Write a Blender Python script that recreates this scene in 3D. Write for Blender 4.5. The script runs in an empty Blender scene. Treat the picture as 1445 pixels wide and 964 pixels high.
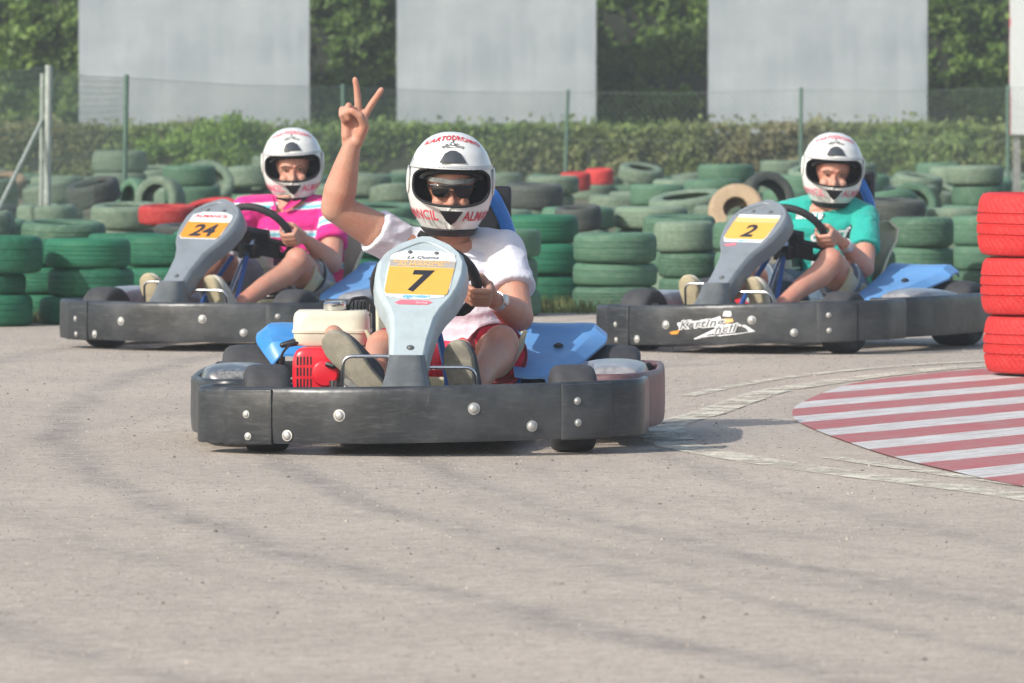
import bpy, bmesh, math, random
from math import sin, cos, pi, radians, sqrt, atan2
from mathutils import Vector, Matrix, noise
from mathutils.bvhtree import BVHTree
import numpy as np
V = Vector
random.seed(7)
scene = bpy.context.scene
COL = scene.collection
F = 9000.0
HC = 1.02
YH = 155.0
def at(px, py, d):
    return V(((px-722.5)/F*d, d, HC-(py-YH)/F*d))

# ------------------------------------------------------------------ materials
def newmat(name):
    m = bpy.data.materials.new(name); m.use_nodes = True
    nt = m.node_tree
    return m, nt, nt.nodes['Principled BSDF']
def N(nt, t, **kw):
    n = nt.nodes.new(t)
    for k, v in kw.items():
        if k in ('operation', 'blend_type', 'data_type', 'noise_dimensions', 'attribute_name', 'wave_type', 'bands_direction', 'interpolation_type'):
            setattr(n, k, v)
        else:
            n.inputs[k].default_value = v
    return n
def L(nt, a, b): nt.links.new(a, b)
def c4(c): return (c[0], c[1], c[2], 1)
def srgb(r, g, b, k=1.0):
    f = lambda u: ((u/255+.055)/1.055)**2.4 if u > 10 else u/255/12.92
    return (f(r)*k, f(g)*k, f(b)*k)
def mixcol(nt, fac, a, b):
    m = nt.nodes.new('ShaderNodeMix'); m.data_type = 'RGBA'
    for sock, val in ((m.inputs[0], fac), (m.inputs[6], a), (m.inputs[7], b)):
        if hasattr(val, 'is_output'): L(nt, val, sock)
        elif isinstance(val, (int, float)): sock.default_value = val
        else: sock.default_value = c4(val)
    return m.outputs[2]
def ramp(nt, src, lo, hi):
    r = nt.nodes.new('ShaderNodeMapRange'); r.inputs[1].default_value = lo; r.inputs[2].default_value = hi
    L(nt, src, r.inputs[0]); return r.outputs[0]
def math_n(nt, op, a, b=None, c=None):
    m = nt.nodes.new('ShaderNodeMath'); m.operation = op
    for i, v in enumerate((a, b, c)):
        if v is None: continue
        if hasattr(v, 'is_output'): L(nt, v, m.inputs[i])
        else: m.inputs[i].default_value = v
    return m.outputs[0]
def noise_n(nt, coord, scale, detail=4, rough=.5, vec_scale=None):
    n = nt.nodes.new('ShaderNodeTexNoise'); n.inputs['Scale'].default_value = scale
    n.inputs['Detail'].default_value = detail; n.inputs['Roughness'].default_value = rough
    if vec_scale:
        mp = nt.nodes.new('ShaderNodeMapping'); mp.inputs['Scale'].default_value = vec_scale
        L(nt, coord, mp.inputs[0]); coord = mp.outputs[0]
    L(nt, coord, n.inputs['Vector']); return n.outputs[0]
def bump_n(nt, bsdf, h, strength=.3, dist=.01):
    b = nt.nodes.new('ShaderNodeBump'); b.inputs['Strength'].default_value = strength
    b.inputs['Distance'].default_value = dist; L(nt, h, b.inputs['Height']); L(nt, b.outputs[0], bsdf.inputs['Normal'])
def texco(nt): return nt.nodes.new('ShaderNodeTexCoord').outputs['Object']

def simple(name, col, rough=.5, metal=0, var=.12, scale=30, bump=0, bscale=200, dirt=None, dirtamt=.5, dscale=8, spec=.5, coat=0):
    m, nt, b = newmat(name)
    co = texco(nt)
    f = noise_n(nt, co, scale, 5, .6)
    c1 = tuple(x*(1-var) for x in col); c2 = tuple(min(1, x*(1+var)) for x in col)
    out = mixcol(nt, ramp(nt, f, .3, .7), c1, c2)
    if dirt:
        g = noise_n(nt, co, dscale, 7, .7)
        g = math_n(nt, 'MULTIPLY', ramp(nt, g, .48, .75), dirtamt)
        out = mixcol(nt, g, out, dirt)
    L(nt, out, b.inputs['Base Color'])
    b.inputs['Roughness'].default_value = rough; b.inputs['Metallic'].default_value = metal
    b.inputs['Specular IOR Level'].default_value = spec
    b.inputs['Coat Weight'].default_value = coat
    if bump: bump_n(nt, b, noise_n(nt, co, bscale, 3), bump, .004)
    return m

M = {}
def bumper_mat():
    m, nt, b = newmat('worn_black_plastic'); co = texco(nt)
    a = noise_n(nt, co, 5, 6, .65)
    s = noise_n(nt, co, 14, 6, .7, (1.2, 1.2, 9))
    base = mixcol(nt, ramp(nt, a, .35, .7), (.012, .0145, .018), (.030, .034, .039))
    out = mixcol(nt, math_n(nt, 'MULTIPLY', ramp(nt, s, .52, .80), .28), base, (.20, .205, .205))
    pz = noise_n(nt, co, 3.2, 5, .6); out = mixcol(nt, math_n(nt, 'MULTIPLY', ramp(nt, pz, .50, .74), .60), out, (.10, .106, .112))
    hs = noise_n(nt, co, 9, 7, .8, (.6, .6, 22)); out = mixcol(nt, math_n(nt, 'MULTIPLY', ramp(nt, hs, .655, .70), .5), out, (.24, .24, .235))
    g = noise_n(nt, co, 60, 4, .6, (1, 1, .25))
    out = mixcol(nt, math_n(nt, 'MULTIPLY', ramp(nt, g, .64, .78), .2), out, (.17, .16, .14))
    L(nt, out, b.inputs['Base Color']); b.inputs['Roughness'].default_value = .36
    bump_n(nt, b, noise_n(nt, co, 9, 3), .25, .02)
    return m
M['bumper'] = bumper_mat()
M['tyre'] = simple('kart_tyre_rubber', (.032, .033, .037), .75, var=.2, dirt=(.10, .09, .08), dirtamt=.3, dscale=20, bump=.2)
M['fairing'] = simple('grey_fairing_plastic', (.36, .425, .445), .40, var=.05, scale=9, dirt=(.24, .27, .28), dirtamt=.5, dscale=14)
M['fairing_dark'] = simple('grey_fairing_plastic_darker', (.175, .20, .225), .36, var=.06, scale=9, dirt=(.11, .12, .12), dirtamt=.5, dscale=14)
M['neck'] = simple('dark_grey_plastic', (.085, .095, .10), .36, var=.2, scale=12, dirt=(.3, .3, .29), dirtamt=.25, dscale=9)
M['steel'] = simple('chrome_steel', (.62, .62, .62), .22, 1, var=.1)
M['bolt'] = simple('galvanised_bolt', (.42, .42, .41), .42, .5, var=.1)
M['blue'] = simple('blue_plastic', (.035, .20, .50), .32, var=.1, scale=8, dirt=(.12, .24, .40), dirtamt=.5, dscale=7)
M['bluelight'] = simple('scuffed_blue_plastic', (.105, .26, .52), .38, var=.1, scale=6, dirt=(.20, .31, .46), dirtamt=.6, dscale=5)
M['frame'] = simple('blue_painted_tube', (.02, .075, .26), .3, 0, var=.1)
M['hoopblue'] = simple('bright_blue_tube', (.03, .17, .52), .3, 0, var=.1)
M['black'] = simple('black_plastic', (.012, .012, .014), .45, var=.2)
M['grip'] = simple('steering_wheel_foam', (.016, .016, .018), .7, var=.2, bump=.2)
M['seat'] = simple('cream_fibreglass', (.46, .44, .31), .4, var=.06, dirt=(.35, .33, .25), dirtamt=.4)
M['tank'] = simple('cream_enamel', (.56, .535, .43), .36, var=.04, dirt=(.45, .42, .33), dirtamt=.35, dscale=10)
M['red'] = simple('red_enamel', (.62, .015, .03), .3, var=.1, dirt=(.2, .02, .02), dirtamt=.3)
M['alu'] = simple('cast_aluminium', (.36, .36, .34), .5, .6, var=.25, bump=.3, dirt=(.1, .09, .08), dirtamt=.6, dscale=25)
M['pod'] = simple('scuffed_silver_pod', (.17, .175, .19), .28, var=.15, scale=8, dirt=(.40, .39, .40), dirtamt=.8, dscale=9)
M['poddark'] = simple('dark_pod_with_glare', (.06, .065, .075), .3, var=.2, scale=8, dirt=(.5, .5, .47), dirtamt=.85, dscale=13)  # pale patches paint the white glare on the dark plastic
M['white'] = simple('white_sticker', (.62, .63, .64), .4, var=.03)
M['yellow'] = simple('yellow_sticker', (.56, .345, .065), .5, var=.04, scale=15)
M['orange'] = simple('orange_sticker', (.54, .225, .016), .5, var=.04, scale=15)
M['band'] = simple('grey_gold_sticker_band', (.33, .31, .28), .4, var=.04)
M['gold'] = simple('gold_print', (.72, .42, .16), .4, var=.1, scale=200)
M['ink'] = simple('black_print', (.022, .022, .028), .4, var=.1)
M['redink'] = simple('red_print', (.52, .04, .06), .4, var=.1)
M['pinkink'] = simple('faded_red_print', (.66, .15, .20), .4, var=.1, scale=120)
M['cyanink'] = simple('light_blue_print', (.12, .45, .72), .4, var=.1)
M['helmet'] = simple('white_helmet_shell', (.64, .65, .625), .22, var=.04, scale=12, dirt=(.42, .42, .41), dirtamt=.4, dscale=9, coat=.2)
M['lining'] = simple('black_helmet_lining', (.012, .012, .014), .8, var=.2)
M['vent'] = simple('smoked_vent', (.05, .056, .065), .22, var=.2)
M['pad'] = simple('charcoal_padding', (.012, .012, .013), .9, var=.2)
M['visor'] = simple('raised_visor', (.42, .43, .44), .2, var=.05)
M['glass'] = simple('dark_lens', (.004, .004, .005), .12, var=0, spec=.35)
M['strap'] = simple('black_strap', (.01, .012, .014), .7)
M['hair'] = simple('grey_hair_cap', (.15, .155, .15), .9, var=.3, scale=60)
M['brow'] = simple('brown_hair', (.13, .075, .045), .8)
M['eye'] = simple('eye_white', (.26, .17, .13), .4)
M['iris'] = simple('dark_iris', (.02, .015, .01), .3)
M['lip'] = simple('lips', (.36, .15, .12), .5)
M['sole'] = simple('tan_shoe_sole', (.40, .345, .23), .8, var=.12, scale=25, dirt=(.20, .17, .12), dirtamt=.6, dscale=14, bump=.3)
M['soledark'] = simple('grey_shoe_sole', (.25, .23, .18), .8, var=.25, scale=25, dirt=(.10, .09, .08), dirtamt=.7, dscale=9, bump=.3)
M['shoe'] = simple('pale_canvas', (.5, .47, .40), .9, var=.1)
M['shoedark'] = simple('dark_canvas', (.06, .06, .07), .9, var=.1)
M['watch'] = simple('watch_steel', (.55, .56, .58), .3, .5, var=.1)
def skin(name, col, hair=0):
    m, nt, b = newmat(name); co = texco(nt)
    f = noise_n(nt, co, 14, 5, .6)
    out = mixcol(nt, ramp(nt, f, .35, .7), col, (col[0]*1.12, col[1]*.82, col[2]*.78))
    g = noise_n(nt, co, 90, 4, .7)
    vn = noise_n(nt, co, 26, 5, .7); out = mixcol(nt, math_n(nt, 'MULTIPLY', ramp(nt, vn, .50, .72), .35), out, (col[0]*.80, col[1]*.62, col[2]*.60))
    out = mixcol(nt, math_n(nt, 'MULTIPLY', ramp(nt, g, .5, .75), .22+hair), out, (col[0]*.45, col[1]*.4, col[2]*.35))
    L(nt, out, b.inputs['Base Color']); b.inputs['Roughness'].default_value = .52
    b.inputs['Subsurface Weight'].default_value = .12; b.inputs['Subsurface Radius'].default_value = (.012, .005, .003)
    b.inputs['Subsurface Scale'].default_value = .5
    bump_n(nt, b, math_n(nt, 'ADD', noise_n(nt, co, 180, 4, .7), math_n(nt, 'MULTIPLY', noise_n(nt, co, 28, 4, .6), 1.6)), .35, .004)
    return m
def fabric(name, col, rough=.9, bump=.25, var=.06):
    m, nt, b = newmat(name); co = texco(nt)
    f = noise_n(nt, co, 10, 5, .6)
    out = mixcol(nt, ramp(nt, f, .3, .7), tuple(x*(1-var) for x in col), tuple(min(1, x*(1+var)) for x in col))
    L(nt, out, b.inputs['Base Color']); b.inputs['Roughness'].default_value = rough
    b.inputs['Sheen Weight'].default_value = .15
    bump_n(nt, b, math_n(nt, 'ADD', noise_n(nt, co, 16, 5, .6, (1, 1, 2.2)), math_n(nt, 'MULTIPLY', noise_n(nt, co, 34, 4, .6, (1, 1, .6)), .5)), bump*1.5, .035)
    return m

# ------------------------------------------------------------------ objects
def link(o, parent=None):
    COL.objects.link(o)
    if parent is not None: o.parent = parent
    return o
def tag(o, label=None, cat=None, group=None, kind=None):
    if label: o['label'] = label
    if cat: o['category'] = cat
    if group: o['group'] = group
    if kind: o['kind'] = kind
    return o
def empty(name, loc=(0, 0, 0), rz=0, **kw):
    o = bpy.data.objects.new(name, None); o.empty_display_size = .1
    COL.objects.link(o); o.location = loc; o.rotation_euler = (0, 0, rz)
    return tag(o, **kw)
def smooth_mesh(me, ang=40):
    for p in me.polygons: p.use_smooth = True
    try: me.set_sharp_from_angle(angle=radians(ang))
    except Exception: pass

def frame_z(d, hint=V((0, 0, 1))):
    d = d.normalized()
    if abs(d.dot(hint)) > .98: hint = V((1, 0, 0))
    x = hint.cross(d).normalized(); y = d.cross(x)
    return x, y, d

class B:
    def __init__(s): s.bm = bmesh.new(); s.mi = 0
    def ring(s, c, x, y, a, b, n, e=2.0):
        out = []
        for i in range(n):
            t = 2*pi*i/n; ct, st = cos(t), sin(t)
            k = (abs(ct)**e+abs(st)**e)**(-1/e)
            out.append(s.bm.verts.new(c+x*(a*k*ct)+y*(b*k*st)))
        return out
    def skinrings(s, rings, caps=True, closed=False):
        m = len(rings); n = len(rings[0])
        for j in range(m if closed else m-1):
            r0, r1 = rings[j], rings[(j+1) % m]
            for i in range(n):
                f = s.bm.faces.new((r0[i], r0[(i+1) % n], r1[(i+1) % n], r1[i])); f.material_index = s.mi
        if caps and not closed:
            f = s.bm.faces.new(rings[0][::-1]); f.material_index = s.mi
            f = s.bm.faces.new(rings[-1]); f.material_index = s.mi
    def cone(s, p, q, r1, r2, n=16, flat=1.0, hint=V((0, 0, 1))):
        p, q = V(p), V(q); x, y, d = frame_z(q-p, hint)
        s.skinrings([s.ring(p, x, y, r1, r1*flat, n), s.ring(q, x, y, r2, r2*flat, n)])
    def capsule(s, p, q, r1, r2, n=16, m=4):
        p, q = V(p), V(q); x, y, d = frame_z(q-p); R = []
        for i in range(m+1):
            a = -pi/2+pi/2*i/m*1.0; a = max(a, -pi/2+.12)
            R.append(s.ring(p+d*(r1*sin(a)), x, y, r1*cos(a), r1*cos(a), n))
        for i in range(m+1):
            a = min(pi/2*i/m, pi/2-.12)
            R.append(s.ring(q+d*(r2*sin(a)), x, y, r2*cos(a), r2*cos(a), n))
        s.skinrings(R)
    def limb(s, pts, n=16):
        """pts: list of (point, radius): overlapping capsules"""
        for (p, r), (q, t) in zip(pts, pts[1:]): s.capsule(p, q, r, t, n)
    def ell(s, c, r, rot=None, n=20, m=12):
        c = V(c); R = []
        rot = rot or Matrix.Identity(3)
        for j in range(m+1):
            a = -pi/2+pi*j/m; a = max(min(a, pi/2-.05), -pi/2+.05)
            ring = []
            for i in range(n):
                t = 2*pi*i/n
                ring.append(s.bm.verts.new(c+rot @ V((r[0]*cos(a)*cos(t), r[1]*cos(a)*sin(t), r[2]*sin(a)))))
            R.append(ring)
        s.skinrings(R)
    def tube(s, pts, r, n=10, closed=False, radii=None, smooth=0):
        pts = [V(p) for p in pts]
        if smooth: pts = round_path(pts, smooth, closed=closed)
        R = []; m = len(pts); prev = None
        for i, p in enumerate(pts):
            a = pts[(i-1) % m] if (closed or i > 0) else p
            b = pts[(i+1) % m] if (closed or i < m-1) else p
            d = (b-a).normalized()
            if prev is None: x, y, _ = frame_z(d)
            else:
                x = (prev-d*prev.dot(d)).normalized(); y = d.cross(x)
            prev = x
            rr = radii[i] if radii else r
            R.append(s.ring(p, x, y, rr, rr, n))
        s.skinrings(R, closed=closed)
    def box(s, c, size, rot=None):
        c = V(c); rot = rot or Matrix.Identity(3); h = V(size)*.5
        v = [s.bm.verts.new(c+rot @ V((sx*h.x, sy*h.y, sz*h.z))) for sz in (-1, 1) for sy in (-1, 1) for sx in (-1, 1)]
        for f in ((0, 2, 3, 1), (4, 5, 7, 6), (0, 1, 5, 4), (2, 6, 7, 3), (0, 4, 6, 2), (1, 3, 7, 5)):
            g = s.bm.faces.new([v[i] for i in f]); g.material_index = s.mi
    def prism(s, poly, thick, mat4=None):
        """poly: list of (x,y) in plane z=0, extruded to z=thick"""
        mat4 = mat4 or Matrix.Identity(4)
        a = [s.bm.verts.new(mat4 @ V((x, y, 0))) for x, y in poly]
        b = [s.bm.verts.new(mat4 @ V((x, y, thick))) for x, y in poly]
        n = len(poly)
        s.bm.faces.new(a[::-1]).material_index = s.mi; s.bm.faces.new(b).material_index = s.mi
        for i in range(n): s.bm.faces.new((a[i], a[(i+1) % n], b[(i+1) % n], b[i])).material_index = s.mi
    def lathe(s, prof, n=32, mat4=None, closed=False):
        """prof: (r, z) pairs, axis local z"""
        mat4 = mat4 or Matrix.Identity(4); R = []
        for r, z in prof:
            R.append([s.bm.verts.new(mat4 @ V((r*cos(2*pi*i/n), r*sin(2*pi*i/n), z))) for i in range(n)])
        s.skinrings(R, caps=not closed, closed=closed)
    def grid(s, fn, nu, nv):
        g = [[s.bm.verts.new(fn(i/nu, j/nv)) for i in range(nu+1)] for j in range(nv+1)]
        for j in range(nv):
            for i in range(nu): s.bm.faces.new((g[j][i], g[j][i+1], g[j+1][i+1], g[j+1][i])).material_index = s.mi
    def obj(s, name, mat, parent=None, smooth=40, bevel=0, seg=2, solid=0, subd=0, remesh=0, sm=0, smf=.5, fix=True):
        if fix: bmesh.ops.recalc_face_normals(s.bm, faces=s.bm.faces)
        me = bpy.data.meshes.new(name); s.bm.to_mesh(me); s.bm.free()
        for m in (mat if isinstance(mat, (list, tuple)) else [mat]): me.materials.append(m)
        o = bpy.data.objects.new(name, me); link(o, parent)
        if solid:
            k = o.modifiers.new('s', 'SOLIDIFY'); k.thickness = solid; k.offset = -1
        if bevel:
            k = o.modifiers.new('b', 'BEVEL'); k.width = bevel; k.segments = seg; k.limit_method = 'ANGLE'; k.angle_limit = radians(35)
        if subd:
            k = o.modifiers.new('u', 'SUBSURF'); k.levels = subd; k.render_levels = subd
        if remesh:
            k = o.modifiers.new('r', 'REMESH'); k.mode = 'VOXEL'; k.voxel_size = remesh
        if sm:
            k = o.modifiers.new('m', 'SMOOTH'); k.iterations = sm; k.factor = smf
        if solid or bevel or subd or remesh or sm: bake(o)
        if smooth: smooth_mesh(o.data, smooth)
        return o
def bake(o):
    dg = bpy.context.evaluated_depsgraph_get(); dg.update()
    ev = o.evaluated_get(dg)
    me = bpy.data.meshes.new_from_object(ev)
    old = o.data; o.modifiers.clear(); o.data = me; me.name = o.name
    if old.materials and not me.materials:
        for m in old.materials: me.materials.append(m)
    bpy.data.meshes.remove(old)

def round_path(pts, r, k=5, closed=False):
    pts = [V(p) for p in pts]; out = []; m = len(pts)
    for i, p in enumerate(pts):
        if not closed and (i == 0 or i == m-1): out.append(p); continue
        a, b = pts[(i-1) % m], pts[(i+1) % m]
        da, db = (a-p), (b-p); ra = min(r, da.length*.45, db.length*.45)
        A, Bp = p+da.normalized()*ra, p+db.normalized()*ra
        for j in range(k+1):
            t = j/k; out.append(A*(1-t)**2+p*(2*t*(1-t))+Bp*t*t)
    return out
def catmull(pts, k=6, closed=False):
    pts = [V(p) for p in pts]; m = len(pts); out = []
    rng = range(m) if closed else range(m-1)
    for i in rng:
        if closed: a, b, c, d = (pts[(i+j) % m] for j in (-1, 0, 1, 2))
        else: a, b, c, d = pts[max(i-1, 0)], pts[i], pts[i+1], pts[min(i+2, m-1)]
        for j in range(k):
            t = j/k
            out.append(.5*((2*b)+(c-a)*t+(2*a-5*b+4*c-d)*t*t+(3*b-a-3*c+d)*t**3))
    if not closed: out.append(pts[-1])
    return out

def text_geo(s, size, weight=0.0, shear=0.0, width=1.0, align='CENTER', spacing=1.0, res=3):
    cu = bpy.data.curves.new('t', 'FONT'); cu.body = s; cu.size = size; cu.offset = weight; cu.shear = shear
    cu.align_x = align; cu.resolution_u = res; cu.space_character = spacing; cu.fill_mode = 'FRONT'
    o = bpy.data.objects.new('t', cu); COL.objects.link(o)
    dg = bpy.context.evaluated_depsgraph_get(); dg.update()
    me = bpy.data.meshes.new_from_object(o.evaluated_get(dg))
    vs = [(v.co.x*width, v.co.y) for v in me.vertices]; fs = [tuple(p.vertices) for p in me.polygons]
    bpy.data.objects.remove(o); bpy.data.curves.remove(cu); bpy.data.meshes.remove(me)
    return vs, fs
def put_text(name, s, size, fn, mat, parent, sub=0, extra=None, **kw):
    """fn maps (u, v) to a 3D point"""
    b = B(); items = s if isinstance(s, list) else [(s, 0, 0)]
    for it in items:
        vs, fs = text_geo(it[0], size, **kw)
        bm2 = bmesh.new(); vv = [bm2.verts.new((x+it[1], y+it[2], 0)) for x, y in vs]
        for f in fs:
            try: bm2.faces.new([vv[i] for i in f])
            except Exception: pass
        if sub:
            for _ in range(sub):
                bmesh.ops.subdivide_edges(bm2, edges=[e for e in bm2.edges if e.calc_length() > size*.22], cuts=1)
        bmesh.ops.triangulate(bm2, faces=bm2.faces)
        mp = {}
        for v in bm2.verts: mp[v] = b.bm.verts.new(fn(v.co.x, v.co.y))
        for f in bm2.faces: b.bm.faces.new([mp[v] for v in f.verts])
        bm2.free()
    if extra: extra(b)
    return b.obj(name, mat, parent, smooth=0, fix=False)
# ------------------------------------------------------------------ kart
def tyre_mat4(c):
    return Matrix.Translation(V(c)) @ Matrix.Rotation(pi/2, 4, 'Y')
def kart_wheel(parent, c, R, w, steer=0, sideways=0):
    e = bpy.data.objects.new('wheel', None); link(e, parent); e.location = c; e.rotation_euler = (0, 0, steer)
    r = R; h = w/2
    prof = [(R*.52, -h*.8), (R*.62, -h*.97), (R*.80, -h*1.0), (R*.90, -h*.93), (R*.965, -h*.80), (R*.993, -h*.55), (R, -h*.2), (R, h*.2),
            (R*.993, h*.55), (R*.965, h*.80), (R*.90, h*.93), (R*.80, h*1.0), (R*.62, h*.97), (R*.52, h*.8)]
    b = B(); b.lathe(prof, 44, tyre_mat4((0, 0, 0)), closed=True); b.obj('tyre', M['tyre'], e, smooth=50)
    b = B(); b.lathe([(R*.50, -h*.85), (R*.54, -h*.85), (R*.54, h*.85), (R*.50, h*.85), (R*.46, h*.6), (R*.2, h*.3), (.02, h*.3), (.02, -h*.3), (R*.2, -h*.3), (R*.46, -h*.6)], 32, tyre_mat4((0, 0, 0)), closed=True)
    b.obj('rim', M['alu'], e, smooth=35)
    return e

def band(parent, name, path, z0, z1, th, mat, roll=0, rr=.09, lip=.012, k=8):
    pts = round_path([V((x, y, 0)) for x, y in path], rr, k)
    # resample
    P = [pts[0]]
    for p in pts[1:]:
        while (p-P[-1]).length > .05: P.append(P[-1]+(p-P[-1]).normalized()*.05)
        if (p-P[-1]).length > .006: P.append(p)
    b = B(); R = []
    prof = [(-.5, .04), (.5, .04), (.62, .10), (.68, .3), (.68, .7), (.62, .9), (.5, .965), (.2, 1.0), (-.2, 1.0), (-.5, .965), (-.5, .5)]
    for i, p in enumerate(P):
        a, c = P[max(i-1, 0)], P[min(i+1, len(P)-1)]
        d = (c-a).normalized(); n = V((d.y, -d.x, 0))
        ring = []
        for (t, u) in prof:
            q = p+n*(t*th); wob = .003*noise.noise(V((p.x*6, p.y*6, u*3)))
            ring.append(b.bm.verts.new((q.x+n.x*wob, q.y+n.y*wob, z0+(z1-z0)*u+roll*p.x)))
        R.append(ring)
    b.skinrings(R)
    return b.obj(name, mat, parent, smooth=50)

def bolt(parent, c, r, n=V((0, -1, 0)), name='bolt', mat='bolt'):
    b = B(); x, y, d = frame_z(V(n)); R = []
    for (rr, hh) in ((1.35, 0), (1.35, .25), (1.0, .3), (.95, .6), (.7, .85), (.3, .98)):
        R.append(b.ring(V(c)+d*(hh*r*.75), x, y, rr*r, rr*r, 14))
    b.skinrings(R); return b.obj(name, M[mat], parent, smooth=45)

PANEL_L = .478
PW = [(0, .050), (.006, .056), (.08, .060), (.16, .071), (.20, .087), (.24, .112), (.28, .128), (.33, .137), (.375, .136), (.41, .120), (.44, .088), (.465, .048), (.476, .018)]
def make_kart(P, loc, yaw, label):
    K = empty('go_kart', loc, yaw, label=label, cat='go-kart', group='go-karts racing on the track')
    sx = P.get('seat_x', .05)
    roll = P.get('roll', 0)
    # wheels
    st = P.get('steer', 0)
    kart_wheel(K, (-.455, 0, .13), .13, .135, st); kart_wheel(K, (.455, 0, .13), .13, .135, st)
    kart_wheel(K, (-.56, 1.05, .14), .14, .19); kart_wheel(K, (.56, 1.05, .14), .14, .19)
    b = B(); b.cone((-.50, 1.05, .14), (.50, 1.05, .14), .018, .018, 14); b.obj('rear_axle', M['steel'], K)
    b = B()
    for s in (-1, 1):
        b.tube([(s*.40, 0, .13), (s*.30, .02, .12), (s*.02, .10, .12)], .008, 8)
        b.box((s*.385, 0, .13), (.05, .04, .10))
    b.obj('steering_linkage', M['steel'], K, bevel=.003)
    # frame
    b = B()
    for s in (-1, 1):
        b.tube([(s*.20, -.17, .06), (s*.27, 0, .06), (s*.30, .4, .055), (s*.33, .8, .055), (s*.33, 1.16, .07)], .016, 10, smooth=.1)
        b.tube([(s*.30, .30, .06), (s*.60, .34, .07), (s*.60, .80, .07), (s*.32, .86, .06)], .013, 8, smooth=.06)
        b.tube([(s*.10, .06, .06), (s*.07 , .22, .25), (s*.035, .36, .385)], .011, 8, smooth=.05)
    for y in (-.15, .05, .5, .85, 1.15): b.tube([(-.28, y, .06), (.28, y, .06)], .014, 8)
    b.obj('frame', M['frame'], K)
    b = B(); b.box((0, .26, .045), (.56, .80, .006)); b.obj('floor_tray', M['alu'], K)
    # bumpers
    yb = lambda x: -.31+.58*x*x
    bn = lambda x: V((-1.16*x*-1, -1, 0)).normalized()
    fb = band(K, 'front_bumper', [(-.53, .11), (-.62, .10), (-.655, -.04)]+[(x/100, yb(x/100)) for x in (-58, -50, -40, -30, -20, -10, 0, 10, 20, 30, 40, 50, 58)]+[(.655, -.04), (.67, .14)], .035, .208, .02, M['bumper'], roll, rr=.06)
    # overlapping corner pieces of the bumper (moulded plates)
    for (x, z, r) in ((-.221, .125, .0135), (.168, .139, .0135), (-.375, .066, .0125), (.335, .083, .0125)):
        bolt(fb, V((x, yb(x), z+roll*x))+bn(x)*.012, r, bn(x))
    for (x, z) in ((-.495, .128), (-.49, .063), (.463, .152), (.465, .088)):
        bolt(fb, V((x, yb(x), z+roll*x))+bn(x)*.0185, .0085, bn(x))
    for s in (-1, 1):
        b = B(); R = []
        for i in range(9):
            x = s*(.42+.018*i); n_ = bn(x); p = V((x, yb(x), .12+roll*x)); ring = []
            for h, zz in ((.008, -.083), (.0185, -.080), (.0185, .080), (.008, .083)): ring.append(b.bm.verts.new(p+n_*h+V((0, 0, zz))))
            R.append(ring)
        b.skinrings(R)
        b.obj('bumper_plate', M['bumper'], fb, bevel=.003)
    for s in (-1, 1):
        band(K, 'side_bumper', [(s*.50, .20), (s*.60, .185), (s*.66, .27), (s*.708, .5), (s*.718, .95), (s*.715, 1.16), (s*.64, 1.24)][::s], .04, .215, .02,
             P.get('side_mat', M['bumper']) if s > 0 else M['bumper'], roll*.8, rr=.09)
        # moulded side pod
        b = B(); R = []
        for (y, x0, x1, zt) in ((.24, .52, .60, .175), (.28, .50, .66, .235), (.40, .50, .695, .255), (.62, .48, .685, .25), (.80, .44, .69, .235), (.86, .43, .68, .215), (.88, .45, .66, .17)):
            xc = (x0+x1)/2; hw = (x1-x0)/2; ring = []
            for (u, w) in ((-1, 0), (-1, .75), (-.82, .95), (-.4, 1.0), (.4, 1.0), (.8, .93), (1, .72), (1, 0)):
                ring.append(b.bm.verts.new((s*(xc+u*hw), y, .07+(zt-.07)*w+roll*s*xc*.6)))
            R.append(ring if s > 0 else ring[::-1])
        b.skinrings(R); b.obj('side_pod', M[P['pods'][0 if s < 0 else 1]], K, smooth=60, bevel=.006, subd=1)
    band(K, 'rear_bumper', [(-.68, 1.16), (-.68, 1.245), (0, 1.27), (.68, 1.245), (.68, 1.16)], .06, .22, .018, M['bumper'], 0)
    # blue rear deck
    for s in (-1, 1):
        b = B(); R = []
        for (y, x0, x1, z) in (((.87, .30, .49, .262), (.90, .29, .52, .30), (.985, .255, .545, .325), (1.0, .255, .55, .338), (1.05, .255, .55, .35), (1.11, .255, .545, .352), (1.125, .255, .54, .335)) if s < 0 else ((.585, .27, .375, .205), (.61, .265, .385, .222), (.80, .26, .475, .272), (.985, .255, .545, .325), (1.0, .255, .55, .338), (1.05, .255, .55, .35), (1.11, .255, .545, .352), (1.125, .255, .54, .335))):
            n = 8; top = []; bot = []
            for i in range(n+1):
                u = i/n; x = x0+(x1-x0)*u; zz = z-.035*max(0, u-.86)/.14-.006*sin(pi*u)
                top.append(b.bm.verts.new((s*x, y, zz))); bot.append(b.bm.verts.new((s*x, y, zz-.008)))
            r = top+bot[::-1]; R.append(r if s > 0 else r[::-1])
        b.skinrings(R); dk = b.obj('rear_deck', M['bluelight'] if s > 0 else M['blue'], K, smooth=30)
        bolt(dk, (s*.40, .84, .284) if s > 0 else (-.40, 1.03, .345), .012, V((0, -.3, 1)), mat='black')
        b = B(); b.tube([(s*.27, .92, .20), (s*.40, .90, .17), (s*.55, 1.0, .20), (s*.54, 1.12, .24)], .010, 8, smooth=.05)
        b.obj('deck_support', M['black'], K)
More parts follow.
